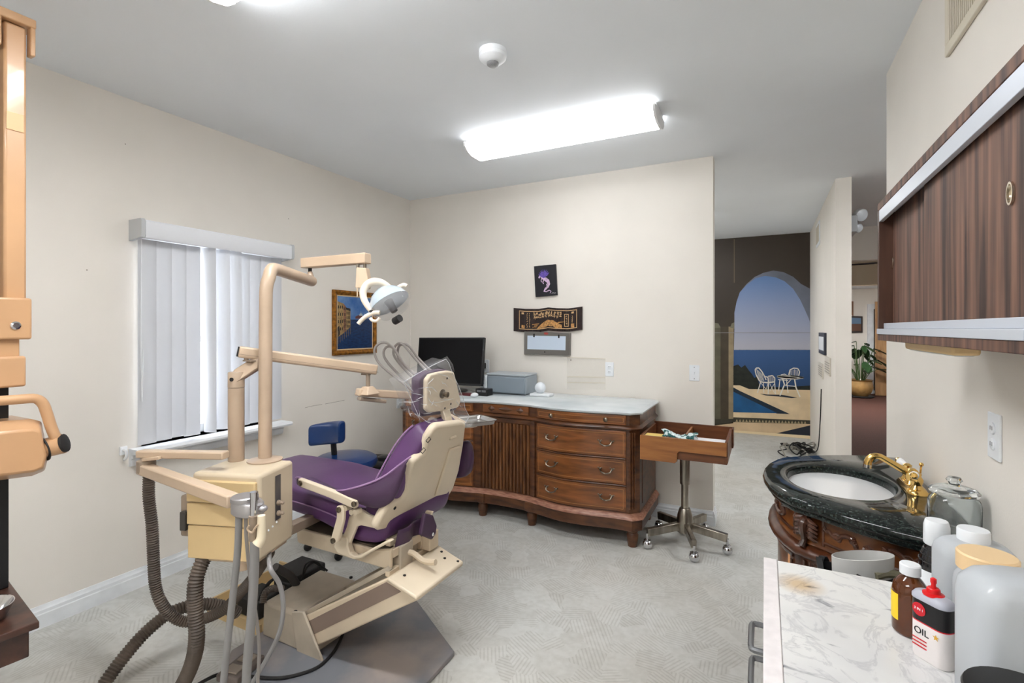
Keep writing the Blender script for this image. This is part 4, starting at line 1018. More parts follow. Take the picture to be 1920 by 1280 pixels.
# vacuum arm
a0, a1 = at(262, 850, D=1.93), at(424, 853, D=1.86)
mk('suction_link', MB().beam(a0 + Vector((0, 0, .0)), a1, .04, .028), M_armb, un, bevel=.005)
v0, v1 = at(266, 877, D=1.93), at(438, 939, D=1.58)
mk('suction_arm', MB().beam(v0, v1, .042, .04), M_armb, un, bevel=.005)
mk('arm_joint', MB().lathe([(.03, -.07), (.032, -.06), (.032, -.025), (.02, -.02), (.018, -.012)], a0 + (a1 - a0).normalized() * .03, n=18), M_taupe, un)
mk('joint_lever', MB().beam(at(268, 862, D=1.90), at(300, 858, D=1.88), .012, .012), M_armb, un, bevel=.002)
hc = at(464, 945, D=1.545)
hl = mk('suction_holder', MB().loft([[hc + Vector((x * s * .052 + .008 * x, y * s * .038, z)) for x, y in [(math.cos(2 * PI * k / 24), math.sin(2 * PI * k / 24)) for k in range(24)]] for z, s in ((-.03, .9), (-.026, 1.0), (.006, 1.0), (.012, .9))]), M_alu, un)
mk('holder_disc', MB().lathe([(.040, .012), (.040, .024), (.036, .027)], hc + Vector((-.008, -.004, 0)), n=24), M_alu, hl)
mk('holder_lip', MB().ball(hc + Vector((.05, .01, -.008)), .022, .018, .012), M_alu, hl)
sv = at(475, 940, D=1.50)
mk('suction_tip', MB().cyl(sv + Vector((0, 0, -.05)), sv + Vector((.003, 0, .03)), .0095, .0115, n=14), M_chrome, un)
mk('suction_handle', MB().cyl(at(475, 1012, D=1.50), at(476, 966, D=1.50), .0135, .0145, n=16), M_taupe, un)
mk('handle_clip', MB().tube([at(x, y, D=1.475) for x, y in ((484, 983), (478, 990), (473, 998), (466, 995), (464, 990), (467, 985))], .003, 6, 3), M_armb, un)
mk('air_syringe', MB().tube([at(490, 966, D=1.49), at(490, 990, D=1.49), at(489, 1010, D=1.49), at(482, 1021, D=1.485)], [.011, .012, .0135, .0165], 14, 4), mat('ivory_plastic', (236, 222, 194), .35), un)
# smooth suction tubes hanging to the floor
mk('suction_tube', MB().tube([at(448, 968, D=1.555), at(445, 1040, D=1.56), at(434, 1140, D=1.56), at(424, 1230, D=1.56), at(415, 1320, D=1.58)], .0105, 12, 5), M_grey, un)
mk('suction_tube', MB().tube([at(477, 1012, D=1.50), at(477, 1060, D=1.51), at(472, 1150, D=1.53), at(464, 1240, D=1.56), at(459, 1330, D=1.6)], .0135, 12, 5), M_grey, un)
mk('air_tube', MB().tube([at(461, 965, D=1.56), at(462, 1010, D=1.57), at(470, 1090, D=1.6), at(481, 1160, D=1.64), at(486, 1215, D=1.68), at(483, 1285, D=1.7)], .0055, 8, 5), M_tub2, un)
mk('water_tube', MB().tube([U(.03, .1, ZB), at(507, 1066, D=1.80), at(524, 1095, D=1.82), at(531, 1135, D=1.82), at(524, 1185, D=1.82), at(500, 1235, D=1.84), at(470, 1285, D=1.87)], .0085, 10, 5), M_grey, un)
# corrugated hoses
mk('corrugated_hose', MB().tube([at(x, y, D=d) for x, y, d in ((280, 884, 1.93), (279, 930, 1.93), (285, 985, 1.93), (288, 1050, 1.93), (291, 1095, 1.93), (300, 1125, 1.93), (318, 1150, 1.95), (345, 1165, 1.97), (382, 1160, 2.0), (420, 1142, 2.0), (450, 1111, 1.99), (478, 1078, 1.97), (496, 1050, 1.95), (505, 1035, 1.93))], .0215, 12, 6, ridge=(.0092, .004)), M_hose, un)
mk('corrugated_hose', MB().tube([at(x, y, D=d) for x, y, d in ((390, 1036, 1.86), (378, 1056, 1.84), (367, 1090, 1.82), (366, 1135, 1.82), (369, 1190, 1.82), (364, 1230, 1.84), (350, 1268, 1.87), (330, 1300, 1.88), (300, 1320, 1.88))], .0275, 14, 6, ridge=(.0108, .0048)), M_hose, un)
mk('corrugated_hose', MB().tube([at(x, y, D=d) for x, y, d in ((180, 1305, 1.86), (212, 1258, 1.92), (240, 1222, 1.97), (272, 1186, 2.02), (312, 1153, 2.08), (350, 1137, 2.13), (390, 1132, 2.18), (422, 1138, 2.22), (448, 1150, 2.26))], .0265, 14, 6, ridge=(.0108, .0048)), M_hose, un)

# light pole and dental lamp
lp = thing('dental_lamp', 'dental operating lamp with loop handles on a bent cream pole', 'dental lamp', fl(497, 862))
q0 = fl(497, 863); q0.z = ZT
top = at(487, 520, D=1.95)
zT = 1.625
e1 = at(584, 527, D=2.42); zE = e1.z
pbase = Vector((q0.x, q0.y, ZT))
mk('flange', MB().lathe([(.066, 0), (.066, .004), (.05, .008), (.03, .012)], pbase + Vector((0, 0, .001)), n=32), M_pole, lp)
dirh = Vector((e1.x - pbase.x, e1.y - pbase.y, 0)); 
mk('pole', MB().tube([pbase, pbase + Vector((-.004, .004, .25)), pbase + Vector((-.008, .008, .45)), pbase + Vector((-.012, .012, .58)), pbase + Vector((-.014, .016, .695)) , pbase + Vector((-.013, .024, .742)) + dirh * .015, pbase + Vector((-.011, .02, .770)) + dirh * .06, pbase + Vector((-.008, .016, .782)) + dirh * .14, Vector((pbase.x, pbase.y, zE)) + dirh * .5 + Vector((0, 0, .012)), e1], .0255, 20, 6), M_pole, lp)
mk('pole_tip', MB().ball(e1, .0255, .0255, .0255, 16, 10).cyl(e1, e1 + Vector((-.01, 0, .045)), .02, .011, 14), M_pole, lp)
ua, ub = at(571, 492, D=2.40), at(690, 484, D=2.30)
ua_ = at(570, 494, D=2.43)
mk('arm_pin', MB().cyl(e1 + Vector((-.01, 0, .03)), Vector((e1.x - .01, e1.y, ua_.z)), .009, n=10), M_rub, lp)
mk('lamp_arm', MB().beam(ua_, ub, .05, .048), M_armb, lp, bevel=.004)
for dx in (671, 684): mk('arm_pin', MB().cyl(at(dx, 487, D=2.31), at(dx, 503, D=2.31), .008, n=10), M_steel, lp)
mk('drop_bracket', MB().poly([at(x, y, D=2.28) for x, y in ((668, 501), (686, 502), (691, 530), (688, 541), (666, 539))], Vector((-.01, .035, 0))), M_armb, lp, bevel=.003)
mk('pull_pin', MB().cyl(at(670, 538, D=2.28), at(670, 556, D=2.28), .003, n=8), M_armb, lp)
HC = at(718, 566, D=2.28)
# yoke ring: C-shaped arm around the lamp head
mk('yoke', MB().tube([at(x, y, D=d) for x, y, d in ((737, 547, 2.30), (728, 537, 2.29), (714, 529, 2.28), (700, 528, 2.27), (688, 534, 2.27), (681, 547, 2.26), (683, 562, 2.25), (692, 577, 2.24), (700, 585, 2.23))], [.011, .013, .016, .018, .018, .017, .015, .014, .012], 12, 4), mat('lamp_ivory', (226, 214, 196), .35), lp)
# reflector bowl opening down to the right
axis = (RT * .54 - UP * .80 - AX * .22).normalized()
rc = at(731, 569, D=2.28) - axis * .075
mk('reflector', MB().lathe([(.010, -.010), (.042, 0), (.068, .02), (.088, .048), (.096, .075), (.091, .072), (.08, .05), (.058, .022), (.026, .008)], rc, axis, 30, cap=True), mat('reflector_glassy', (176, 190, 200), .12, coat=.6), lp)
mk('front_shield', MB().lathe([(.095, .076), (.092, .098), (.07, .122), (.026, .13), (.002, .131)], rc, axis, 30), mat('clear_shield', (235, 238, 242), .05, alpha=.22, coat=1.0), lp)
mk('bulb_housing', MB().cyl(rc + axis * .06, rc + axis * .12, .022, .016, 14), mat('dark_metal', (54, 54, 58), .3, .7), lp)
mk('shield_knob', MB().cyl(at(740, 602, D=2.22), at(750, 596, D=2.20), .017, n=16), M_rub, lp)
bxm = Matrix.Translation(at(708, 553, D=2.27)) @ Matrix.Rotation(math.radians(20), 4, 'Z') @ Matrix.Rotation(math.radians(-32), 4, 'Y')
mk('socket_box', MB().box(-.022, .022, -.018, .018, -.014, .014, bxm), M_rub, lp, bevel=.003)
for pts, dd in ((((741, 544), (748, 538), (757, 534), (763, 536)), 2.3), (((672, 607), (678, 600), (688, 592), (702, 586), (712, 586)), 2.2), (((694, 596), (699, 601), (707, 601), (712, 596)), 2.2)):
    mk('handle', MB().tube([at(x, y, D=dd) for x, y in pts], .0095 if len(pts) > 4 or dd > 2.25 else .007, 10, 4), MATS['lamp_ivory'], lp)
mk('handle_knob', MB().ball(at(696, 584, D=2.2), .009), M_rub, lp)

# instrument tray on the far side of the chair
tr = thing('instrument_tray', 'shallow steel instrument tray jutting out behind the headrest', 'tray', (-1.28, 2.1, .94))
c_ = at(876, 794, D=2.42); Rm = Matrix.Translation(c_) @ Matrix.Rotation(math.radians(60), 4, 'Z')
def ring(w, h, r, z): return [Rm @ Vector((x, y, z)) for x, y in rrect(w, h, r)]
mk('tray_pan', MB().loft([ring(.23, .165, .02, 0), ring(.24, .175, .022, .018), ring(.252, .187, .026, .02), ring(.252, .187, .026, .018), ring(.232, .167, .02, .014), ring(.22, .155, .018, .003)]), mat('tray_steel', (196, 194, 192), .22, 1.0), tr)
mk('tray_support', MB().lathe([(.05, -.012), (.055, -.006), (.055, 0)], c_ , n=20), M_armb, tr)
mk('tray_bracket', MB().beam(c_ + Vector((0, 0, -.01)), hd + Vector((0, 0, -.04)), .04, .014), M_armb, tr)

# ------------------------------------------------------------------ floor clutter by the pump
jb = thing('junction_box', 'open cream floor junction box full of hoses beside the pump', 'junction box', (-2.2, 1.75, 0))
jx0, jx1, jy0, jy1 = -2.46, -2.065, 1.50, 1.92
mk('box_base', MB().box(jx0, jx1, jy0, jy1, .0, .012), M_unity, jb)
for bb in ((jx0, jx0 + .012, jy0, jy1, .01, .07), (jx0, jx1, jy1 - .012, jy1, .01, .09), (jx0, jx1, jy0, jy0 + .012, .01, .05)): mk('box_side', MB().box(*bb), M_unity, jb, bevel=.002)
mk('valve_block', MB().box(-2.26, -2.08, 1.72, 1.90, .012, .17), M_rub, jb, bevel=.008)
mk('valve_block', MB().box(-2.32, -2.16, 1.56, 1.70, .012, .10), mat('dirty_black', (38, 36, 34), .7, noise=(20, .4)), jb, bevel=.008)
mk('elbow_hose', MB().tube([at(516, 1063, D=2.30), at(530, 1070, D=2.34), at(545, 1080, D=2.38), at(556, 1096, D=2.40)], .019, 12, 5), mat('dark_grey_hose', (62, 60, 60), .5), jb)
mk('elbow_hose', MB().tube([at(493, 1130, D=2.24), at(497, 1112, D=2.26), at(510, 1103, D=2.30), at(530, 1103, D=2.34)], .016, 10, 5, ridge=(.008, .003)), M_hose, jb)
rc_ = random.Random(4)
for pts in ([(568, 1082), (572, 1060), (584, 1052), (598, 1056), (604, 1066)], [(566, 1086), (575, 1064), (588, 1054), (600, 1060), (614, 1070)], [(500, 1100), (515, 1085), (530, 1092), (545, 1096)], [(485, 1125), (492, 1108), (505, 1090), (520, 1082)]):
    mk('cable', MB().tube([at(x, y, D=2.42 if x > 560 else 2.3) for x, y in pts], .005, 8, 5), M_rub, jb)
tag(mk('floor_cable', MB().tube([at(x, y, Z=.029) for x, y in ((345, 1300), (383, 1276), (420, 1262), (470, 1268), (520, 1271), (560, 1264), (596, 1250), (622, 1226), (638, 1200), (646, 1178))], .0065, 10, 6), M_rub, None), 'black cable curving over the grey chair base plate', 'cable')
fc = thing('foot_control', 'small grey foot control with two rocker pads on the floor', 'foot control', (-2.0, 1.27, .022))
fp_ = at(452, 1246, Z=.05)
Rf = Matrix.Translation(Vector((fp_.x, fp_.y, .0225))) @ Matrix.Rotation(math.radians(12), 4, 'Z')
mk('pedal_body', MB().box(-.05, .05, -.075, .075, 0, .03, Rf), mat('pedal_taupe', (104, 94, 88), .55), fc, bevel=.006)
for s in (-1, 1): mk('rocker_pad', MB().box(-.032, .032, s * .034 - .024, s * .034 + .024, .03, .037, Rf), mat('pedal_pad', (140, 128, 116), .5), fc, bevel=.003)

# ------------------------------------------------------------------ blue stool
so_ = thing('operator_stool', 'round blue vinyl stool with a curved backrest by the window wall', 'stool', (-2.46, 2.42, 0))
M_blue = mat('blue_vinyl', (8, 52, 110), .3, noise=(6, .12), coat=.2)
sc0 = at(648, 862, D=3.25); sx, sy_, sz = sc0.x, sc0.y, sc0.z
mk('seat', MB().lathe([(.17, -.045), (.195, -.035), (.203, -.01), (.198, .012), (.17, .028), (.10, .036), (.01, .037)], (sx, sy_, sz), n=36), M_blue, so_)
mk('seat_pan', MB().lathe([(.12, -.06), (.17, -.046)], (sx, sy_, sz), n=24), M_rub, so_)
mk('gas_column', MB().lathe([(.024, .06), (.024, .25), (.018, .252), (.018, sz - .06)], (sx, sy_, 0), n=16), M_chrome, so_)
for k in range(5):
    a = 2 * PI * k / 5 + .3; e = Vector((sx + .23 * math.cos(a), sy_ + .23 * math.sin(a), .06))
    lg = mk('leg', MB().beam((sx, sy_, .09), e, .035, .03), M_rub, so_, bevel=.004)
    mk('castor', MB().cyl(e + Vector((0, 0, -.002)), e + Vector((0, 0, -.03)), .008, n=8).ball(e + Vector((0, 0, -.035)), .025), M_rub, lg)
bc = at(620, 811, D=3.22); br2 = Vector((.55, -.83, 0)).normalized()
bd_ = (at(660, 806, D=3.14) - at(580, 815, D=3.32)).normalized(); nb_ = bd_.cross(UP).normalized()
rb_ = []
for k in range(9):
    u = (k / 8 - .5) * .285; s = 1 - .06 * abs(k - 4) ** 2 / 16
    cc = bc + bd_ * u + nb_ * (.035 * (abs(k - 4) / 4) ** 2)
    rb_.append([cc + nb_ * x + UP * z for x, z in rprof([(-.03, -.07 * s), (.03, -.075 * s), (.03, .07 * s), (-.03, .075 * s)], .028, 4)])
mk('backrest', MB().loft(rb_), M_blue, so_, bevel=.012, seg=3)
mk('back_stem', MB().tube([bc + nb_ * -.02 + UP * -.04, bc + nb_ * -.03 + UP * -.15, Vector((sx, sy_, sz - .055)) + Vector((-.12, .02, 0)), Vector((sx, sy_, sz - .055))], .018, 10, 4), M_rub, so_)

# black wheeled case beyond the stool
bk = thing('black_trolley', 'low black trolley with a round knob in the corner behind the stool', 'trolley', (-2.45, 3.0, 0))
kc = at(724, 852, D=3.72)
Rk = Matrix.Translation(Vector((kc.x + .02, kc.y + .02, 0))) @ Matrix.Rotation(math.radians(20), 4, 'Z')
kz = kc.z - .03
mk('trolley_top', MB().box(-.24, .20, -.13, .13, kz - .05, kz, Rk), M_rub, bk, bevel=.02)
mk('knob', MB().lathe([(.05, 0), (.05, .02), (.035, .028), (.01, .03)], Rk @ Vector((-.03, -.03, kz)), n=20), M_blk, bk)
mk('chrome_lever', MB().cyl(Rk @ Vector((-.24, -.12, kz - .03)), Rk @ Vector((-.15, -.135, kz - .035)), .008, n=10), M_chrome, bk)
mk('label_strip', MB().box(.02, .10, .06, .11, kz, kz + .003, Rk), M_pw, bk)
mk('body', MB().box(-.2, .17, -.1, .11, .05, kz - .05, Rk), M_blk, bk, bevel=.01)
for sx_ in (-.17, .14):
    for s2 in (-.08, .08): mk('castor', MB().ball(Rk @ Vector((sx_, s2, .026)), .026), M_rub, bk)
# ------------------------------------------------------------------ vanity with granite top
W_van = wood('vanity_mahogany', (44, 20, 10), (88, 46, 24), 4, (3, 3, 6), .28, .35)
W_vanp = wood('vanity_burl', (52, 25, 8), (118, 66, 24), 5, (3, 3, 5), .3, .35)
M_carv = mat('carved_rosewood', (96, 62, 48), .26, noise=(16, .4), coat=.3)
M_gran = mat('dark_green_granite', (22, 27, 26), .07, noise=(130, 0), rgb2=(62, 74, 70), detail=6, ramp=(.33, .47), coat=0, spec=.4)
M_porc = mat('white_porcelain', (238, 240, 242), .12, coat=.5)
M_brass = mat('polished_brass', (222, 184, 112), .14, 1.0)
VC = Vector((XR, 2.19)); VZ = .85
half = [(0, -.50), (-.06, -.50), (-.13, -.485), (-.20, -.46), (-.27, -.425), (-.33, -.385), (-.385, -.34), (-.41, -.328), (-.43, -.305), (-.445, -.30), (-.48, -.24), (-.51, -.16), (-.525, -.08), (-.53, 0)]
vout = [(VC.x + a - .004, VC.y + b) for a, b in half] + [(VC.x + a - .004, VC.y - b) for a, b in half[-2::-1]]
BC = (.245, 2.19); BRX, BRY = .165, .208
def radial(poly, c, n=128):
    """sample polygon outline by angle from c"""
    out = []
    for k in range(n):
        a = 2 * PI * k / n; dx, dy = math.cos(a), math.sin(a); best = None
        for i in range(len(poly)):
            x1, y1 = poly[i]; x2, y2 = poly[(i + 1) % len(poly)]
            ex_, ey_ = x2 - x1, y2 - y1; den = dx * ey_ - dy * ex_
            if abs(den) < 1e-12: continue
            t = ((x1 - c[0]) * ey_ - (y1 - c[1]) * ex_) / den; u = ((x1 - c[0]) * dy - (y1 - c[1]) * dx) / den
            if t > 0 and -1e-9 <= u <= 1 + 1e-9 and (best is None or t > best): best = t
        out.append((c[0] + dx * best, c[1] + dy * best))
    return out
NR = 128
vo = radial(vout, BC, NR)
def vring(off, z):
    r = []
    for x, y in vo:
        dx, dy = x - BC[0], y - BC[1]; l = math.hypot(dx, dy)
        xx, yy = x + dx / l * off, y + dy / l * off
        r.append(Vector((min(xx, XR - .004), yy, z)))
    return r
def ering(rx, ry, z): return [Vector((BC[0] + rx * math.cos(2 * PI * k / NR), BC[1] + ry * math.sin(2 * PI * k / NR), z)) for k in range(NR)]
va = thing('vanity', 'carved mahogany bow-front vanity under the dark granite top', 'vanity', (XR - .25, 2.19, 0))
gt = thing('granite_top', 'dark green granite counter with an oval white basin', 'counter', (XR - .25, 2.19, VZ - .05))
mk('slab', MB().loft([vring(-.03, VZ - .05), vring(-.018, VZ - .05), vring(-.012, VZ - .042), vring(-.014, VZ - .034), vring(0, VZ - .028), vring(.003, VZ - .018), vring(-.002, VZ - .006), vring(-.01, VZ), ering(BRX + .018, BRY + .018, VZ), ering(BRX + .004, BRY + .004, VZ - .006), ering(BRX, BRY, VZ - .03), ering(BRX + .004, BRY + .004, VZ - .05)], cap=False), M_gran, gt, ang=50)
mk('basin', MB().loft([ering(BRX + .004, BRY + .004, VZ - .03), ering(BRX, BRY, VZ - .034), ering(BRX * .97, BRY * .97, VZ - .06), ering(BRX * .88, BRY * .88, VZ - .10), ering(BRX * .7, BRY * .7, VZ - .135), ering(BRX * .4, BRY * .4, VZ - .155), ering(BRX * .08, BRY * .08, VZ - .16), ering(BRX * .08, BRY * .08, VZ - .17), ering(BRX * .5, BRY * .5, VZ - .17), ering(BRX + .01, BRY + .01, VZ - .052)], cap=True), M_porc, gt, ang=80)
mk('drain', MB().lathe([(.022, 0), (.022, .003), (.012, .004)], (BC[0], BC[1], VZ - .161), n=18), M_brass, gt)
mk('overflow_slot', MB().box(BC[0] + BRX * .96, BC[0] + BRX * .975, BC[1] - .02, BC[1] + .02, VZ - .075, VZ - .069), M_rub, gt)
# body
def vsolid(rings, cap=True): return MB().loft([vring(o, z) for o, z in rings], cap)
mk('apron', vsolid([(-.052, .69), (-.044, .70), (-.05, .708), (-.05, .79), (-.035, .796), (-.03, .7995), (-.06, .7995), (-.065, .69)], False), W_vanp, va, ang=50)
mk('waist_moulding', vsolid([(-.05, .652), (-.024, .657), (-.016, .667), (-.018, .679), (-.032, .688), (-.05, .694), (-.07, .694), (-.07, .652)], False), W_van, va, ang=50)
mk('body', vsolid([(-.056, .10), (-.056, .65), (-.07, .65), (-.07, .10)], False), W_van, va)
mk('plinth', vsolid([(-.03, .0), (-.03, .07), (-.04, .09), (-.052, .10)]), W_van, va, ang=50)
def vf(s):
    """point on the apron front by arc parameter s in degrees measured from -X direction at the wall centre; returns point, normal"""
    a = PI + math.radians(s); c = (VC.x - .10, VC.y)
    dx, dy = math.cos(a), math.sin(a); best = 0
    for i in range(len(vout) - 1):
        x1, y1 = vout[i]; x2, y2 = vout[i + 1]; ex_, ey_ = x2 - x1, y2 - y1; den = dx * ey_ - dy * ex_
        if abs(den) < 1e-12: continue
        t = ((x1 - c[0]) * ey_ - (y1 - c[1]) * ex_) / den; u = ((x1 - c[0]) * dy - (y1 - c[1]) * dx) / den
        if t > 0 and -1e-6 <= u <= 1 + 1e-6: best = max(best, t)
    return Vector((c[0] + dx * best, c[1] + dy * best, 0)), Vector((dx, dy, 0))
def vpt(s, z, off=-.046):
    if z > .6: z = .706 + (z - .60) * .44
    elif z > .5: z += .09
    p, n = vf(s); return Vector((p.x, p.y, z)) + n * off
# pilaster leaf carvings at the notches
for s in (42, -42):
    lf = MB()
    for k in range(5):
        z = .76 - k * .03
        lf.tube([vpt(s, z + .02, -.05), vpt(s - 3.5, z + .012, -.03), vpt(s - 6, z - .012, -.035)], [.009, .008, .003], 8, 3)
        lf.tube([vpt(s, z + .02, -.05), vpt(s + 3.5, z + .012, -.03), vpt(s + 6, z - .012, -.035)], [.009, .008, .003], 8, 3)
    lf.tube([vpt(s, .785, -.05), vpt(s, .74, -.028), vpt(s, .68, -.03), vpt(s, .615, -.034), vpt(s, .60, -.022)], [.012, .016, .014, .010, .012], 10, 3)
    mk('leaf_carving', lf, M_carv, va)
    for ds in (-7.5, 7.5): mk('pilaster_edge', MB().tube([vpt(s + ds, .80, -.048), vpt(s + ds, .605, -.048)], .007, 8), W_van, va)
    fl_ = MB()
    for ds in (-4, -2, 0, 2, 4): fl_.tube([vpt(s + ds, .545, -.056), vpt(s + ds, .14, -.056)], .006, 8)
    mk('fluted_pilaster', fl_, W_van, va)
# scroll carving on near panel (and its mirror on the far one), a shorter one in the middle
def scroll_panel(sA, sB, parent):
    mb = MB(); S = lambda u: sA + (sB - sA) * u
    def path(pts, r=.0065): mb.tube([vpt(S(u), z, -.044) for u, z in pts], r, 8, 5)
    path([(.05, .755), (.02, .74), (.05, .725), (.09, .735), (.13, .71), (.19, .705), (.24, .735), (.30, .745), (.36, .725), (.38, .69), (.42, .665), (.49, .66), (.53, .69), (.50, .72), (.47, .715), (.475, .70)], [.005, .006, .007, .008, .008, .008, .007, .007, .006])
    path([(.95, .755), (.98, .74), (.95, .725), (.91, .735), (.87, .71), (.81, .705), (.76, .735), (.70, .745), (.64, .725), (.62, .69), (.58, .665), (.52, .66)], [.005, .006, .007, .008, .008, .007])
    path([(.13, .71), (.17, .735), (.22, .715), (.21, .69), (.185, .69)], .005); path([(.87, .71), (.83, .735), (.78, .715), (.79, .69), (.815, .69)], .005)
    for a in range(6):
        t = 2 * PI * a / 6; mb.tube([vpt(S(.5), .70, -.04), vpt(S(.5 + .045 * math.cos(t)), .70 + .032 * math.sin(t), -.04)], [.006, .008], 8)
    mb.ball(vpt(S(.5), .70, -.034), .009)
    for u0, sg in ((.33, 1), (.67, -1)):
        for k in range(4): mb.tube([vpt(S(u0), .715, -.042), vpt(S(u0 + sg * (.02 + .012 * k)), .745 - .012 * k, -.038), vpt(S(u0 + sg * (.05 + .004 * k)), .75 - .022 * k, -.042)], [.006, .007, .002], 6, 3)
    mk('scroll_carving', mb, M_carv, parent)
scroll_panel(88, 49, va); scroll_panel(-49, -88, va)
mb = MB()
for sg in (1, -1):
    mb.tube([vpt(s_ * sg, z_, -.044) for s_, z_ in ((30, .77), (26, .775), (22, .755), (24, .715), (20, .68), (12, .665), (5, .69), (6, .72), (11, .715))], [.005, .008, .009, .008, .008, .006], 8, 5)
mk('scroll_carving', mb, M_carv, va)
for s0, s1 in ((90, 50), (34, -34), (-50, -90)):
    n = 16; mk('apron_bead', MB().tube([vpt(s0 + (s1 - s0) * k / n, .632, -.046) for k in range(n + 1)], .006, 8), W_van, va)
for s0, s1 in ((34, -34),):
    n = 14
    dpn = mk('door_panel', MB().loft([[vpt(s0 + (s1 - s0) * k / n, z, -.05) for k in range(n + 1)] + [vpt(s0 + (s1 - s0) * k / n, z, -.066) for k in range(n, -1, -1)] for z in (.13, .53)]), W_vanp, va)
    rp_ = MB(); rp_.tube([vpt(s0 - 2 + (s1 - s0 + 4) * k / n, .535 - .02 * (1 - abs(2 * k / n - 1)), -.05) for k in range(n + 1)], .005, 6)
    rp_.tube([vpt(31, .52, -.047), vpt(31, .14, -.047)], .004, 6); rp_.tube([vpt(-31, .52, -.047), vpt(-31, .14, -.047)], .004, 6)
    mk('rope_trim', rp_, M_carv, dpn)
    mk('worn_patch', MB().loft([[vpt(s_ + ds, z, -.0492) for s_, z in ((29, .53), (28, .50), (26.5, .47), (25, .44), (23, .42), (22, .40), (22, .37))] for ds in (0, -1.2, -2.4 )], cap=False, closed=False), mat('bare_wood', (214, 160, 112), .6), dpn)
for sg in (1, -1):
    n = 12; s0, s1 = sg * 88, sg * 51
    mk('side_door', MB().loft([[vpt(s0 + (s1 - s0) * k / n, z, -.05) for k in range(n + 1)] + [vpt(s0 + (s1 - s0) * k / n, z, -.066) for k in range(n, -1, -1)] for z in (.13, .54)]), W_vanp, va)

# faucet
fa_ = thing('brass_faucet', 'polished brass faucet with white porcelain lever handles on the granite', 'faucet', (.462, 2.19, VZ))
fx, fy = .462, 2.19
bs = [(fx + x, fy + y) for x, y in rrect(.062, .19, .028, 6)]
mk('escutcheon', MB().loft([[Vector((x, y, VZ + .0005)) for x, y in bs], [Vector((x, y, VZ + .008)) for x, y in bs], [Vector((fx + (x - fx) * .8, fy + (y - fy) * .88, VZ + .018)) for x, y in bs]]), M_brass, fa_, ang=50)
mk('spout_body', MB().lathe([(.026, .012), (.022, .02), (.017, .03), (.02, .045), (.022, .055), (.016, .066), (.008, .072)], (fx, fy, VZ), n=20), M_brass, fa_)
mk('spout', MB().tube([(fx, fy, VZ + .05), (fx - .03, fy, VZ + .066), (fx - .07, fy, VZ + .09), (fx - .095, fy, VZ + .103), (fx - .115, fy, VZ + .099), (fx - .126, fy, VZ + .083), (fx - .128, fy, VZ + .068)], [.014, .0125, .011, .0105, .011, .0125, .013], 14, 5), M_brass, fa_)
mk('aerator', MB().cyl((fx - .128, fy, VZ + .07), (fx - .129, fy, VZ + .058), .0135, n=16), M_chrome, fa_)
for sg in (-1, 1):
    hy = fy + sg * .062
    hd_ = mk('handle_base', MB().lathe([(.024, .012), (.02, .02), (.014, .03), (.018, .042), (.018, .05), (.012, .06), (.014, .068), (.006, .074)], (fx, hy, VZ), n=18), M_brass, fa_)
    d_ = Vector((-.35, sg * .9, .12)).normalized(); c1 = Vector((fx, hy, VZ + .066))
    mk('porcelain_lever', MB().lathe([(.006, .006), (.009, .014), (.012, .028), (.013, .040), (.009, .046)], c1, d_, 16), M_porc, hd_)
    mk('lever_tip', MB().lathe([(.010, .044), (.011, .050), (.006, .056)], c1, d_, 14), M_brass, hd_)
mk('lift_rod', MB().cyl((fx + .02, fy, VZ + .02), (fx + .026, fy, VZ + .085), .003, n=8).ball((fx + .026, fy, VZ + .088), .007), M_brass, fa_)

# glass jar
M_jar = mat('clear_glass', (240, 246, 248), .02, trans=1.0, ior=1.35)
jr = thing('glass_jar', 'empty clear glass jar with lid on the granite counter', 'glass jar', (.462, 1.755, VZ))
jc = (.462, 1.755, VZ + .0005)
mk('jar_body', MB().lathe([(.05, 0), (.056, .006), (.057, .02), (.057, .088), (.053, .10), (.047, .106), (.047, .112), (.044, .112), (.044, .105), (.050, .098), (.0535, .086), (.0535, .02), (.05, .008), (.002, .006)], jc, n=36), M_jar, jr)
mk('jar_lid', MB().lathe([(.044, .1125), (.054, .113), (.055, .119), (.048, .126), (.03, .132), (.014, .134), (.012, .14), (.018, .148), (.014, .156), (.002, .158)], jc, n=36), M_jar, jr)

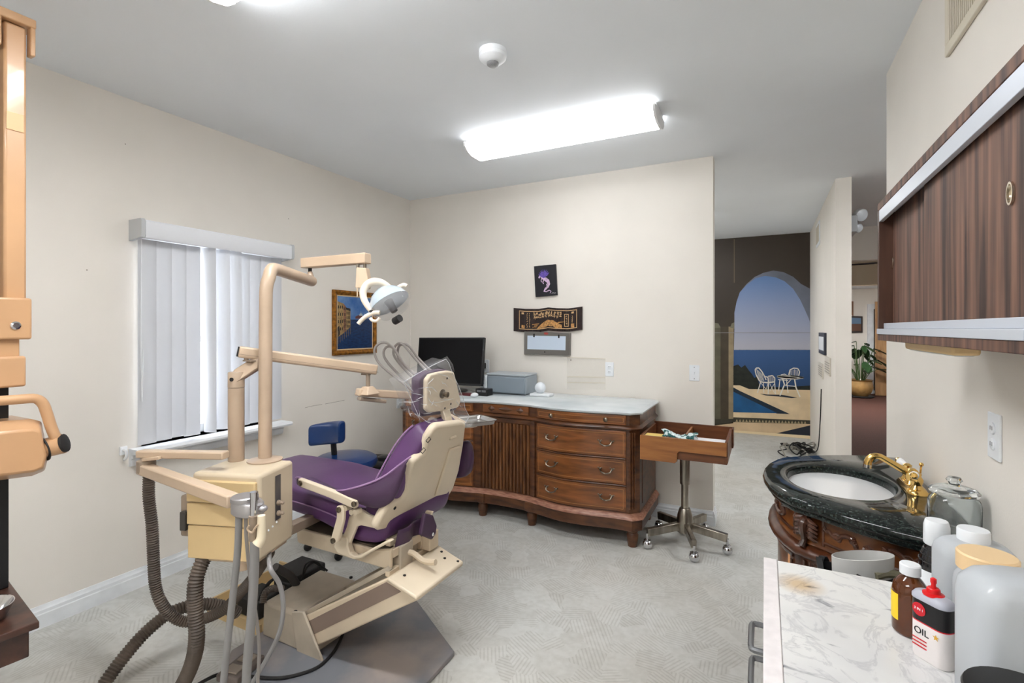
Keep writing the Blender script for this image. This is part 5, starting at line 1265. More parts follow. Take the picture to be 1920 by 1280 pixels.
# ------------------------------------------------------------------ marble cart
ct = thing('drawer_cart', 'white drawer cart with marble top and grey bow handles', 'cart', (.26, 1.0, 0))
M_cartw = mat('cart_white', (232, 226, 226), .4, noise=(30, .05))
def marble():
    m = bpy.data.materials.new('white_veined_marble'); m.use_nodes = True; nt = m.node_tree; b = nt.nodes['Principled BSDF']
    N, L = nt.nodes.new, nt.links.new
    tc = N('ShaderNodeTexCoord'); mp = N('ShaderNodeMapping'); mp.inputs['Scale'].default_value = (1, 1, 1); mp.inputs['Rotation'].default_value = (0, 0, .7)
    L(tc.outputs['Object'], mp.inputs['Vector'])
    n1 = N('ShaderNodeTexNoise'); n1.inputs['Scale'].default_value = 7; n1.inputs['Detail'].default_value = 9; n1.inputs['Distortion'].default_value = 1.6; n1.inputs['Roughness'].default_value = .62
    L(mp.outputs['Vector'], n1.inputs['Vector'])
    r = N('ShaderNodeValToRGB'); e = r.color_ramp.elements; e[0].position = .46; e[0].color = (1, 1, 1, 1); e[1].position = .53; e[1].color = (1, 1, 1, 1)
    k = r.color_ramp.elements.new(.495); k.color = lin((232, 232, 235))
    L(n1.outputs['Fac'], r.inputs['Fac'])
    n2 = N('ShaderNodeTexNoise'); n2.inputs['Scale'].default_value = 3; n2.inputs['Detail'].default_value = 4; L(tc.outputs['Object'], n2.inputs['Vector'])
    r2 = N('ShaderNodeValToRGB'); r2.color_ramp.elements[0].color = lin((206, 206, 206)); r2.color_ramp.elements[1].color = lin((228, 227, 224)); r2.color_ramp.elements[0].position = .35; r2.color_ramp.elements[1].position = .6
    L(n2.outputs['Fac'], r2.inputs['Fac'])
    n3 = N('ShaderNodeTexNoise'); n3.inputs['Scale'].default_value = 9; n3.inputs['Detail'].default_value = 8; n3.inputs['Distortion'].default_value = .6
    mp3 = N('ShaderNodeMapping'); mp3.inputs['Scale'].default_value = (1.0, 2.4, 1); mp3.inputs['Rotation'].default_value = (0, 0, .25); L(tc.outputs['Object'], mp3.inputs['Vector']); L(mp3.outputs['Vector'], n3.inputs['Vector'])
    r3 = N('ShaderNodeValToRGB'); r3.color_ramp.elements[0].position = .29; r3.color_ramp.elements[0].color = lin((130, 132, 142)); r3.color_ramp.elements[1].position = .385; r3.color_ramp.elements[1].color = (1, 1, 1, 1)
    L(n3.outputs['Fac'], r3.inputs['Fac'])
    # yellow-brown stain near the far corner
    sb = N('ShaderNodeVectorMath'); sb.operation = 'DISTANCE'; L(tc.outputs['Object'], sb.inputs[0]); sb.inputs[1].default_value = (.075, 1.37, .80)
    r4 = N('ShaderNodeValToRGB'); r4.color_ramp.elements[0].position = .015; r4.color_ramp.elements[0].color = lin((234, 208, 174)); r4.color_ramp.elements[1].position = .06; r4.color_ramp.elements[1].color = (1, 1, 1, 1); L(sb.outputs['Value'], r4.inputs['Fac'])
    cur = r2.outputs['Color']
    for q in (r, r3, r4):
        mx = N('ShaderNodeMix'); mx.data_type = 'RGBA'; mx.blend_type = 'MULTIPLY'; mx.inputs[0].default_value = 1.0
        L(cur, mx.inputs[6]); L(q.outputs['Color'], mx.inputs[7]); cur = mx.outputs[2]
    L(cur, b.inputs['Base Color']); b.inputs['Roughness'].default_value = .22
    return m
CZ = .80; CY0, CY1 = .42, 1.486
mk('carcass', MB().box(.012, .50, CY0 + .02, CY1 - .02, .07, CZ - .03), M_cartw, ct, bevel=.003)
mk('marble_slab', MB().box(.030, .512, CY0, CY1, CZ - .028, CZ), marble(), ct, bevel=.002)
mk('edge_trim', MB().box(-.002, .030, CY0, CY1 + .001, CZ - .032, CZ + .002), M_cartw, ct, bevel=.002)
for k, z1 in enumerate((.755, .655, .555, .455)):
    dd = mk('drawer', MB().box(.004, .014, CY0 + .03, CY1 - .03, z1 - .092, z1), M_cartw, ct, bevel=.002)
    zz = z1 - .03 if k else z1 - .03
    for yy in (1.39,):
        zz = .637 - .09 * (k - 1) if k else .73
        mk('bow_handle', MB().tube([(.004, yy + .06, zz), (-.022, yy + .06, zz), (-.029, yy + .052, zz), (-.030, yy + .03, zz), (-.030, yy - .03, zz), (-.029, yy - .052, zz), (-.022, yy - .06, zz), (.004, yy - .06, zz)], .0072, 8, 2), mat('handle_grey', (120, 122, 124), .35, .6), dd) if k in (1, 2) else None
for xx in (.05, .46):
    for yy in (CY0 + .06, CY1 - .06): mk('castor', MB().ball((xx, yy, .032), .032).cyl((xx, yy, .04), (xx, yy, .07), .012, n=10), M_rub, ct)

# ------------------------------------------------------------------ bottles on the cart
def cz(x, y): return at(x, y, Z=CZ)
am = thing('amber_bottle', 'amber glass bottle with white cap and yellow label', 'bottle', (.262, 1.262, CZ))
ac = Vector((.262, 1.255, CZ + .0005))
M_amb = mat('amber_glass', (110, 58, 26), .08, trans=.55, coat=.5, ior=1.4)
mk('glass_body', MB().lathe([(.026, 0), (.030, .004), (.0305, .012), (.0305, .082), (.028, .096), (.020, .108), (.0145, .114), (.0145, .122)], ac, n=28), M_amb, am)
mk('cap', MB().lathe([(.0175, .118), (.0175, .136), (.016, .138)], ac, n=24), M_pw, am)
lb = MB(); nL = 8
lb.loft([[ac + Vector((.0309 * math.cos(a), .0309 * math.sin(a), z)) for a in [math.radians(150 + 70 * k / nL) for k in range(nL + 1)]] for z in (.028, .080)], cap=False, closed=False)
mk('yellow_label', lb, mat('label_yellow', (240, 206, 40), .5), am)
oc = thing('oil_can', 'flat white and black oil can with a red spout', 'oil can', (.275, 1.175, CZ))
oM = Matrix.Translation(Vector((.278, 1.168, CZ + .0005))) @ Matrix.Rotation(math.radians(-50), 4, 'Z')
def oring(w, h, z, r=.015): return [oM @ Vector((x, y, z)) for x, y in rrect(w, h, r, 6)]
mk('can_body', MB().loft([oring(.062, .034, 0), oring(.064, .036, .003), oring(.064, .036, .068)]), mat('can_white', (236, 230, 228), .35), oc, ang=50)
mk('red_line', MB().loft([oring(.0645, .0365, .0665), oring(.0645, .0365, .0685)]), mat('can_red', (206, 30, 44), .4), oc, ang=50)
mk('black_band', MB().loft([oring(.0642, .0362, .0685), oring(.0642, .0362, .108)]), mat('can_black', (22, 22, 24), .35), oc, ang=50)
mk('shoulder', MB().loft([oring(.066, .038, .108), oring(.066, .038, .113), oring(.058, .03, .119, .013), oring(.036, .022, .123, .01)]), mat('can_grey', (176, 178, 190), .35), oc, ang=50)
M_red = mat('spout_red', (214, 22, 28), .35)
mk('spout_base', MB().lathe([(.0165, 0), (.0165, .003), (.011, .005), (.010, .012), (.008, .014)], oM @ Vector((0, 0, .120)), n=18), M_red, oc)
mk('spout_tip', MB().lathe([(.005, .013), (.0035, .02), (.005, .024), (.0048, .03), (.002, .032)], oM @ Vector((0, 0, .120)), n=12), M_red, oc)
def oface(u, z): return oM @ Matrix.Translation((u, -.0188, z)) @ Matrix.Rotation(PI / 2, 4, 'X')
def omat(u, z): return oM @ Matrix.Translation((u, -.0186, z)) @ Matrix.Rotation(PI / 2, 4, 'X')
mk('red_badge', MB().lathe([(.012, 0), (.012, .0006)], oM @ Vector((-.012, -.0184, .09)), (oM.to_3x3() @ Vector((0, -1, 0))), 18), MATS['can_red'], oc)
lettering('badge_text', '3 IN 1', .0065, omat(-.012, .09) @ Matrix.Translation((0, 0, .0006)), M_pw, oc)
lettering('oil_text', 'OIL', .017, omat(-.008, .05), mat('ink_black', (30, 30, 32), .5), oc)
mk('gold_star', MB().flat([omat(.018, .054) @ Vector(((.006 if k % 2 == 0 else .0025) * math.sin(PI * k / 5), (.006 if k % 2 == 0 else .0025) * math.cos(PI * k / 5), .0004)) for k in range(10)]), mat('gold_ink', (220, 170, 60), .5), oc)
for k in range(3): mk('red_print', MB().flat([omat(-.01, .034 - .0065 * k) @ Vector(p) for p in ((-.014, 0, .0003), (.012, 0, .0003), (.012, .0025, .0003), (-.014, .0025, .0003))]), MATS['can_red'], oc)
stk = tag(mk('wooden_stick', MB().cyl(cz(1762, 1240) + Vector((0, .0, .001)), at(1763, 1146, D=.90), .0022, n=8), mat('stick_wood', (172, 128, 78), .6), None), 'thin wooden stick leaning against the oil can', 'stick')
wb = thing('black_bottle', 'black bottle with a tall white cap behind the oil can', 'bottle', (.346, 1.43, CZ))
wc = Vector((.346, 1.43, CZ + .0005))
mk('bottle_body', MB().lathe([(.03, 0), (.033, .004), (.033, .075), (.031, .095), (.026, .11), (.021, .12), (.021, .128)], wc, n=28), mat('gloss_black', (16, 17, 22), .12, coat=.5), wb)
for z in (.09, .102, .114): mk('neck_rib', MB().lathe([(.0325 - (z - .09) * .35, z - .002), (.0335 - (z - .09) * .35, z), (.0325 - (z - .09) * .35, z + .002)], wc, n=28), MATS['gloss_black'], wb)
mk('tall_cap', MB().lathe([(.022, .125), (.024, .128), (.0235, .168), (.021, .178), (.02, .18)], wc, n=28), M_pw, wb)
mk('paper_label', MB().loft([[wc + Vector((.0335 * math.cos(a), .0335 * math.sin(a), z)) for a in [math.radians(180 + 120 * k / 10) for k in range(11)]] for z in (.02, .07)], cap=False, closed=False), M_pw, wb)
M_milk = mat('milky_plastic', (212, 217, 222), .3, trans=.3, ior=1.2, coat=.2)
def jug(name, label, c, w, d, h, rot, cap_r, cap_h, cap_mat, neck=.012, cap_off=0.0, cap_rx=1.0):
    t = thing(name, label, 'bottle', c)
    Mj = Matrix.Translation(Vector(c) + Vector((0, 0, .0005))) @ Matrix.Rotation(math.radians(rot), 4, 'Z')
    def rg_(s, z, r=.028): return [Mj @ Vector((x, y, z)) for x, y in rrect(w * s, d * s, min(r, d * s * .45), 6)]
    mk('jug_body', MB().loft([rg_(.94, 0), rg_(1, .005), rg_(1, h * .82), rg_(.96, h * .9), rg_(.8, h * .97), rg_(.6, h)]), M_milk, t, ang=60)
    mk('jug_cap', MB().lathe([(cap_r, h - .002), (cap_r, h + cap_h), (cap_r * .94, h + cap_h + .003)], Mj @ Vector((cap_off, 0, 0)), n=28), cap_mat, t)
    return t, Mj
t1, Mj1 = jug('clear_jug', 'translucent plastic jug with a white screw cap and printed label', (.382, 1.335, CZ), .126, .085, .178, 14, .0265, .02, M_pw)
mk('paper_label', MB().poly([Mj1 @ Vector(p) for p in ((-.058, -.0432, .03), (.05, -.0432, .03), (.05, -.0432, .125), (-.058, -.0432, .125))], Mj1.to_3x3() @ Vector((0, -.0006, 0))), M_pw, t1)
for k in range(4): mk('print_line', MB().poly([Mj1 @ Vector((x, -.0442, .11 - .018 * k + z)) for x, z in ((-.05, 0), (.0 + .02 * (k % 2), 0), (.0 + .02 * (k % 2), .003), (-.038, .003))], Mj1.to_3x3() @ Vector((0, -.0003, 0))), mat('print_grey', (120, 124, 130), .5), t1)
t2, Mj2 = jug('lotion_bottle', 'plastic bottle with a wide peach cap between the jugs', (.366, 1.212, CZ), .092, .075, .168, 14, .044, .026, mat('peach_cap', (238, 206, 158), .4))
t3, Mj3 = jug('large_jug', 'largest translucent jug at the near end of the cart', (.362, 1.055, CZ), .15, .105, .225, 12, .02, .004, M_milk, cap_off=.045)
mk('paper_label', MB().poly([Mj3 @ Vector(p) for p in ((-.028, -.0532, .03), (.045, -.0532, .03), (.045, -.0532, .125), (-.028, -.0532, .125))], Mj3.to_3x3() @ Vector((0, -.0006, 0))), mat('label_offwhite', (226, 226, 218), .5), t3)
for k in range(5): mk('print_line', MB().poly([Mj3 @ Vector((x, -.0541, .11 - .016 * k + z)) for x, z in ((-.02, 0), (.03 - .01 * (k % 2), 0), (.03 - .01 * (k % 2), .004), (-.02, .004))], Mj3.to_3x3() @ Vector((0, -.0003, 0))), MATS['print_grey'], t3)
bd2 = thing('black_bowl', 'round black rubber bowl at the near end of the marble', 'bowl', (.305, .868, CZ))
lc = Vector((.303, .862, CZ + .0005))
mk('bowl_wall', MB().lathe([(.04, 0), (.044, .004), (.056, .08), (.066, .135), (.062, .136), (.052, .12), (.03, .118), (.002, .118)], lc, n=36), mat('lid_black', (40, 40, 42), .35), bd2)
mk('bowl_rim', MB().lathe([(.0655, .130), (.0675, .134), (.0655, .138)], lc, n=36), M_blk, bd2)

# basket of things between cart and vanity
bg = thing('black_bin', 'black bin standing between the cart and the vanity', 'bin', (.28, 1.58, 0))
mk('bin_wall', MB().loft([[Vector((.29 + x, 1.59 + y, z)) for x, y in rrect(.30 * s, .15 * s, .02)] for s, z in ((.85, 0), (1, .742), (1.02, .75), (.97, .75), (.95, .70), (.84, .012))]), mat('bin_black', (24, 24, 26), .5), bg, ang=50)
mk('bag_liner', MB().loft([[Vector((.29 + x, 1.59 + y, z + .01 * math.sin(k * 1.9))) for k, (x, y) in enumerate(rrect(.31 * s, .16 * s, .022))] for s, z in ((1, .70), (1.03, .755), (.94, .757), (.92, .72))], cap=False), mat('bag_gloss_black', (18, 18, 20), .25), bg)
cp = thing('grey_sleeve', 'oval pale grey plastic sleeve lying in the black bin', 'plastic sleeve', (.27, 1.60, .74))
cpc = at(1617, 1055, D=1.32)
mk('sleeve_wall', MB().loft([[cpc + Vector((.068 * s * math.cos(a) * 1.0 + .012 * math.sin(a), .04 * s * math.sin(a), z + .012 * math.cos(a))) for a in [2 * PI * k / 36 for k in range(36)]] for s, z in ((1, -.035), (1.02, .02), (.985, .021), (.965, -.03))]), mat('sleeve_grey', (196, 196, 194), .45), cp, ang=50)
mk('sleeve_strap', MB().tube([cpc + Vector((-.02, -.042, -.02)), cpc + Vector((.01, -.055, -.03)), cpc + Vector((.05, -.05, -.035))], .008, 8, 3, squash=.4), M_blk, cp)
hs_ = tag(mk('olive_hose', MB().tube([at(1640, 1080, D=1.28), at(1660, 1075, D=1.285), at(1680, 1077, D=1.28), at(1695, 1086, D=1.275), at(1706, 1090, D=1.275)], .011, 10, 4), mat('olive_rubber', (112, 108, 88), .5), None), 'short olive hose resting on the rim of the black bin', 'hose')

# ------------------------------------------------------------------ wall cabinet
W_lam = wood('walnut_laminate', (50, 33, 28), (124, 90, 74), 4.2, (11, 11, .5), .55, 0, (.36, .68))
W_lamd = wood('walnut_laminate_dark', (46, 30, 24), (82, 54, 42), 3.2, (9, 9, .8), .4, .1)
M_trk = mat('track_aluminium', (196, 202, 212), .35, .3)
cb = thing('wall_cabinet', 'walnut laminate wall cabinet with two sliding doors above the vanity', 'cabinet', (.41, 1.33, 1.378))
KX, KX1, KY0, KY1, KZ0, KZ1 = .30, XR - .001, .84, 1.81, 1.378, 1.782
mk('top_board', MB().box(KX, KX1, KY0, KY1, KZ1 - .022, KZ1), W_lam, cb, bevel=.0015)
mk('bottom_board', MB().box(KX, KX1, KY0, KY1, KZ0, KZ0 + .018), W_lam, cb, bevel=.0015)
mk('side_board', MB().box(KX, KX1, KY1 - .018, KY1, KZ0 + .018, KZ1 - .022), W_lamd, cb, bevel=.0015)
mk('side_board', MB().box(KX, KX1, KY0, KY0 + .03, KZ0 + .018, KZ1 - .022), W_lam, cb, bevel=.0015)
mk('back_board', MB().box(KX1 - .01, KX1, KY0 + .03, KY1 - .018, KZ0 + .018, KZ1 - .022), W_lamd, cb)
mk('top_track', MB().box(KX + .001, KX + .012, KY0 + .03, KY1 - .018, KZ1 - .056, KZ1 - .022).box(KX + .012, KX + .05, KY0 + .03, KY1 - .018, KZ1 - .030, KZ1 - .022), M_trk, cb, bevel=.001)
mk('bottom_track', MB().box(KX - .002, KX + .05, KY0 + .03, KY1, KZ0 + .018, KZ0 + .034).box(KX + .012, KX + .016, KY0 + .03, KY1 - .018, KZ0 + .034, KZ0 + .05), M_trk, cb, bevel=.001)
d1 = mk('sliding_door', MB().box(KX + .018, KX + .028, KY0 + .03, 1.405, KZ0 + .034, KZ1 - .035), W_lam, cb, bevel=.001)
d2 = mk('sliding_door', MB().box(KX + .034, KX + .044, 1.30, KY1 - .018, KZ0 + .034, KZ1 - .035), W_lam, cb, bevel=.001)
for dp, px, py, X in ((d1, 1897, 362, KX + .0175), (d2, 1674, 492, KX + .0335)):
    p = at(px, py, X=X)
    mk('finger_pull', MB().loft([[p + Vector((ox, .011 * s * math.cos(a), .017 * s * math.sin(a))) for a in [2 * PI * k / 24 for k in range(24)]] for s, ox in ((1.0, 0), (1.0, -.003), (.8, -.003), (.75, .0005))]), mat('pull_chrome', (205, 195, 178), .2, 1.0), dp)
ul = thing('cabinet_light', 'slim beige strip light fixed under the wall cabinet', 'strip light', (.42, 1.4, 1.36))
mk('light_case', MB().box(.36, .41, 1.385, 1.785, 1.354, 1.3775), mat('beige_case', (226, 196, 146), .45), ul, bevel=.006)
mk('light_lens', MB().box(.368, .402, 1.40, 1.77, 1.351, 1.354), M_pw, ul, bevel=.002)

# air vent high on the right wall
vt = thing('air_vent', 'cream slatted air vent high on the wall over the cabinet', 'air vent', (XR, 1.75, 2.28))
vy0, vy1, vz0_, vz1_ = 1.40, 2.06, 2.285, 2.60; fwv = .035
M_vent = mat('vent_cream', (216, 208, 190), .5)
for bb in ((vy0, vy1, vz0_, vz0_ + fwv), (vy0, vy1, vz1_ - fwv, vz1_), (vy0, vy0 + fwv, vz0_ + fwv, vz1_ - fwv), (vy1 - fwv, vy1, vz0_ + fwv, vz1_ - fwv)):
    mk('vent_frame', MB().box(XR - .012, XR, bb[0], bb[1], bb[2], bb[3]), M_vent, vt, bevel=.003)
mk('vent_shade_sheet', MB().box(XR - .002, XR - .0005, vy0 + fwv, vy1 - fwv, vz0_ + fwv, vz1_ - fwv), mat('vent_shadow', (110, 102, 86), .7), vt)  # thin sheet behind the slats, shade put into its colour
k = 0; yy = vy0 + fwv + .008
while yy < vy1 - fwv:
    mk('slat', MB().box(XR - .011, XR - .002, yy, yy + .006, vz0_ + fwv, vz1_ - fwv), M_vent, vt); yy += .016
plate('wall_outlet', 'white outlet on the right wall under the cabinet', at(1868, 818, X=XR), (-1, 0, 0), .075, .118, 'outlet', 'outlet')
# ------------------------------------------------------------------ x-ray unit at the left edge
M_peach = mat('peach_enamel', (206, 163, 122), .32, noise=(3, .05), coat=.25)
xr = thing('xray_unit', 'peach enamel x-ray column with carriage and tube head', 'x-ray unit', (-2.42, .80, 0))
mk('rail_column', MB().box(-2.50, -2.375, .685, .752, .5005, 2.45), mat('rail_black', (28, 28, 30), .4), xr, bevel=.003)
X0 = -2.33
pA, pB = at(6, 25, X=X0), at(52, 46, X=X0)
mk('column_cover', MB().box(-2.50, X0, pA.y + .002, pB.y - .002, 1.50, 2.475), M_peach, xr, bevel=.008)
mk('top_cap', MB().box(-2.53, X0 + .018, pA.y - .03, pB.y + .018, 2.478, 2.51).box(X0 - .02, X0 + .016, pB.y + .003, pB.y + .017, 2.38, 2.48).box(X0 - .02, X0 + .016, pA.y - .03, pA.y - .008, 2.38, 2.48), M_peach, xr, bevel=.004)
pl0, pl1 = at(11, 207, X=X0), at(44, 247, X=X0)
mk('name_plate', MB().box(X0, X0 + .003, pl0.y, pl1.y, pl1.z - .005, pl0.z), mat('plate_sand', (222, 176, 128), .45), xr, bevel=.001)
XF = X0 + .035
def xb(name, px0, py0, px1, py1, x=XF, back=.19, bv=.008, near=.16):
    a, b = at(px1, py0, X=x), at(px1, py1, X=x)
    return mk(name, MB().box(x - back, x, a.y - near, a.y, b.z, a.z), M_peach, xr, bevel=bv, seg=3)
cg = xb('carriage', 0, 559, 61, 636)
xb('carriage_neck', 0, 634, 37, 668, XF - .02, .14, .003)
xb('swivel_block', 0, 667, 50, 724, XF - .005)
bs_ = at(29, 610, X=XF); mk('carriage_bolt', MB().lathe([(.014, -.002), (.014, .004), (.009, .008), (.003, .008)], bs_, (1, 0, 0), 16), M_chrome, cg)
mk('arm_rod', MB().cyl((XF - .06, .70, .9), (XF - .06, .70, 1.25), .02), M_rub, xr)
# tube head: faceted barrel
hp0 = at(40, 840, X=XF)
def hring(px, scale, dz=0):
    c = at(px, 838, X=XF); out = []
    for y, z in ((-.10, .03), (-.085, .085), (-.03, .105), (.03, .105), (.085, .07), (.10, .02), (.10, -.05), (.06, -.085), (-.03, -.105), (-.09, -.09), (-.10, -.04)):
        pass
    return out
prof_h = [at(x, y, X=XF + .0) for x, y in ((-60, 800), (-20, 792), (20, 788), (58, 785), (78, 790), (85, 830), (92, 850), (84, 882), (60, 892), (0, 900), (-50, 905))]
prof_b = [p + Vector((-.16, 0, 0)) for p in prof_h]
cc_ = sum(prof_h, Vector()) / len(prof_h)
front_in = [cc_ + (p - cc_) * .72 + Vector((.045, 0, -.006)) for p in prof_h]
hd2 = mk('tube_head', MB().loft([prof_b, prof_h, front_in]), M_peach, xr, bevel=.006)
mk('head_seam', MB().tube([at(x, y, X=XF + .002) for x, y in ((-20, 812), (10, 811), (30, 812), (78, 824))], .0012, 6), mat('seam_brown', (120, 88, 60), .5), hd2)
mk('head_screw', MB().lathe([(.006, 0), (.006, .004), (.002, .005)], at(14, 812, X=XF + .012), (1, 0, 0), 10), M_chrome, hd2)
hx = XF + .03
yk = mk('yoke_handle', MB().tube([at(x, y, X=hx) for x, y in ((-50, 752), (0, 751), (40, 748), (66, 747), (80, 756), (88, 775), (96, 800), (106, 825))], .0165, 12, 4), M_peach, xr)
mk('yoke_hub', MB().cyl(at(84, 840, X=XF - .0), at(118, 831, X=hx + .005), .034, .036, 20), M_peach, xr)
ak = at(119, 831, X=hx + .005); an_ = (at(118, 831, X=hx + .005) - at(84, 840, X=XF)).normalized()
mk('hub_cap', MB().lathe([(.033, 0), (.033, .008), (.028, .01)], at(118, 831, X=hx + .005), an_, 20), M_rub, xr)
mk('hub_gasket', MB().cyl(at(83, 840, X=XF), at(80, 841, X=XF), .046, n=20), M_rub, xr)

# low dark table
tb = thing('dark_table', 'low dark wooden table below the x-ray unit', 'table', (-2.3, .45, 0))
W_tab = wood('dark_table_wood', (44, 26, 20), (84, 52, 40), 4, (4, 4, 4), .4, .2)
tC = at(74, 1164, Z=.50); u1 = Vector((-.988, .149, 0)); u2 = Vector((-.149, -.988, 0)) * -1
u2 = Vector((-.10, -.995, 0)).normalized()
def TQ(a, b, z): return Vector((tC.x, tC.y, z)) + u1 * a + u2 * b
def tbox(a0, a1, b0, b1, z0, z1):
    vs = [TQ(a, b, z) for z in (z0, z1) for b in (b0, b1) for a in (a0, a1)]
    return MB().add(vs, [(0, 2, 3, 1), (4, 5, 7, 6), (0, 1, 5, 4), (2, 6, 7, 3), (0, 4, 6, 2), (1, 3, 7, 5)])
mk('table_top', tbox(0, .60, 0, .55, .478, .50), W_tab, tb, bevel=.003)
mk('apron', tbox(.02, .58, .02, .53, .392, .478), W_tab, tb, bevel=.003)
for a, b in ((.42, .12), (.42, .46), (.3, .12), (.3, .46)): mk('leg', tbox(a, a + .05, b, b + .05, 0, .392), W_tab, tb, bevel=.003)
kp = TQ(.02, .30, .41)
kk = at(10, 1256, D=1.45)
mk('drawer_knob', MB().lathe([(.008, 0), (.008, .006), (.013, .012), (.012, .02), (.004, .024)], TQ(.021, .17, .415), -u1, 14), mat('knob_brass', (206, 172, 120), .3, .6), tb)
bw = thing('steel_bowl', 'small steel bowl on the dark table', 'bowl', TQ(.30, .30, .50))
pbw = at(-38, 1166, Z=.5008)
mk('bowl_wall', MB().lathe([(.04, 0), (.06, .004), (.072, .03), (.078, .045), (.075, .045), (.068, .03), (.055, .008), (.002, .005)], pbw, n=32), M_chrome, bw)
mk('bowl_foot', MB().lathe([(.045, -.0005), (.045, .002)], pbw, n=24), M_rub, bw)

# ------------------------------------------------------------------ hall: photo mural
YMU = YM - .004
mu = thing('wall_mural', 'floor-to-ceiling photo mural of a terrace arch above the sea', 'mural', (-.1, YM, 0))
def mm(name, pts, m, layer):
    return mk(name, MB().flat([at(x, y, Y=YMU - .0012 * layer) for x, y in pts]), m, mu, smooth=False)
def grad(name, c0, c1, z0, z1):
    """printed vertical colour blend"""
    m = bpy.data.materials.new(name); m.use_nodes = True; nt = m.node_tree; b = nt.nodes['Principled BSDF']; b.inputs['Roughness'].default_value = .55
    tc = nt.nodes.new('ShaderNodeTexCoord'); sp = nt.nodes.new('ShaderNodeSeparateXYZ'); mr = nt.nodes.new('ShaderNodeMapRange'); rp = nt.nodes.new('ShaderNodeValToRGB')
    mr.inputs[1].default_value = z0; mr.inputs[2].default_value = z1
    rp.color_ramp.elements[0].color = lin(c0); rp.color_ramp.elements[1].color = lin(c1)
    nt.links.new(tc.outputs['Object'], sp.inputs[0]); nt.links.new(sp.outputs[2], mr.inputs[0]); nt.links.new(mr.outputs[0], rp.inputs[0]); nt.links.new(rp.outputs[0], b.inputs['Base Color'])
    return m
zh = at(1450, 656, Y=YMU).z
mk('printed_wall', MB().box(-1.6, XR - .009, YMU, YM, .0, H - .001), mat('mural_brown', (58, 48, 38), .5, noise=(1.5, .12)), mu, smooth=False)
arch_o = [(1376, 656), (1377, 610), (1377, 586), (1381, 566), (1387, 548), (1400, 532), (1415, 519), (1432, 511), (1450, 507), (1469, 510), (1487, 518.6), (1502, 532), (1524, 544), (1524, 656)]
arch_i = [(1376, 656), (1377, 610), (1377, 586), (1381, 566), (1387, 548), (1400, 534), (1417, 521), (1435, 517), (1455, 520), (1471, 527), (1487, 541), (1500, 561), (1508, 578), (1516, 596), (1524, 620), (1524, 656)]
mm('printed_arch', arch_o, mat('mural_arch', (120, 126, 142), .55, noise=(2, .2)), 1)
mm('printed_sky', arch_i, grad('mural_sky', (176, 176, 188), (92, 128, 182), zh, zh + 1.0), 2)
mm('printed_sea', [(1375, 655.5), (1524, 655.5), (1524, 735), (1375, 735)], grad('mural_sea', (20, 58, 104), (48, 86, 138), zh - .6, zh), 2)
bush = [(1375, 727), (1375, 686), (1384, 683), (1390, 689), (1397, 684), (1404, 694), (1410, 701), (1414, 708), (1420, 706), (1424, 722), (1428, 731), (1400, 731)]
mm('printed_bushes', bush, mat('mural_bush', (30, 36, 28), .6, noise=(18, .4)), 3)
mm('printed_bushes', [(1424, 731), (1430, 724), (1470, 726), (1524, 722), (1524, 734)], MATS['mural_bush'], 3)
mm('printed_terrace', [(1375, 722), (1387, 722), (1404, 729), (1524, 731), (1524, 788), (1375, 782)], mat('mural_terrace', (232, 208, 170), .6, noise=(5, .08)), 4)
mm('printed_pool_edge', [(1375, 726), (1388, 733), (1481, 776), (1456, 775), (1375, 735)], mat('mural_pool_edge', (24, 40, 56), .5), 5)
mm('printed_pool', [(1375, 734), (1458, 774.5), (1375, 772.5)], mat('mural_pool', (22, 88, 142), .5, noise=(6, .15)), 6)
mm('printed_tile_band', [(1375, 782), (1524, 788), (1524, 795), (1375, 791)], mat('mural_tile', (60, 56, 44), .5), 5)
tri = MB()
for k in range(22):
    x = 1379 + 6.1 * k; y = 790.3 + .2 * k * .9
    tri.flat([at(*q, Y=YMU - .0075) for q in ((x, y), (x + 5, y + .2), (x + 2.5, y - 5))])
mk('printed_tiles', tri, mat('mural_tile_light', (168, 152, 118), .5), mu, smooth=False)
mm('printed_floor', [(1340, 797), (1375, 791), (1524, 795), (1524, 822), (1340, 812)], mat('mural_floor', (226, 198, 160), .6, noise=(4, .1)), 4)
mm('printed_shadow', [(1452, 813), (1524, 796), (1524, 819)], mat('mural_shadow', (36, 42, 54), .6), 5)
mm('printed_kerb', [(1340, 806), (1370, 806), (1524, 817), (1524, 823), (1340, 815)], mat('mural_kerb', (240, 220, 182), .6), 6)
# pillar print
for (x0_, x1_, c) in ((1338, 1351, (96, 92, 74)), (1351, 1366, (70, 60, 46)), (1366, 1375.5, (150, 134, 106))):
    mm('printed_pillar', [(x0_, 612), (x1_, 612), (x1_, 792), (x0_, 794)], mat('mural_pillar_%d' % x0_, c, .55, noise=(8, .12)), 3)
mm('printed_pillar_foot', [(1338, 785), (1375, 785), (1375, 793), (1338, 798)], MATS['mural_tile'], 4)
for pts in ([(1340, 605), (1347, 606), (1351, 614), (1340, 615)], [(1369, 614), (1372, 606), (1377, 604), (1377, 616)]): mm('printed_capital', pts, mat('mural_capital', (116, 112, 94), .55), 4)
for x, ya_2, yb_2 in ((1376, 448, 530),): mm('mural_seam', [(x, ya_2), (x + 1.2, ya_2), (x + 1.2, yb_2), (x, yb_2)], mat('mural_seam_tan', (116, 100, 76), .5), 4)
mm('mural_seam', [(1340, 623), (1524, 623), (1524, 624), (1340, 624)], mat('mural_seam_pale', (140, 140, 140), .5), 6)
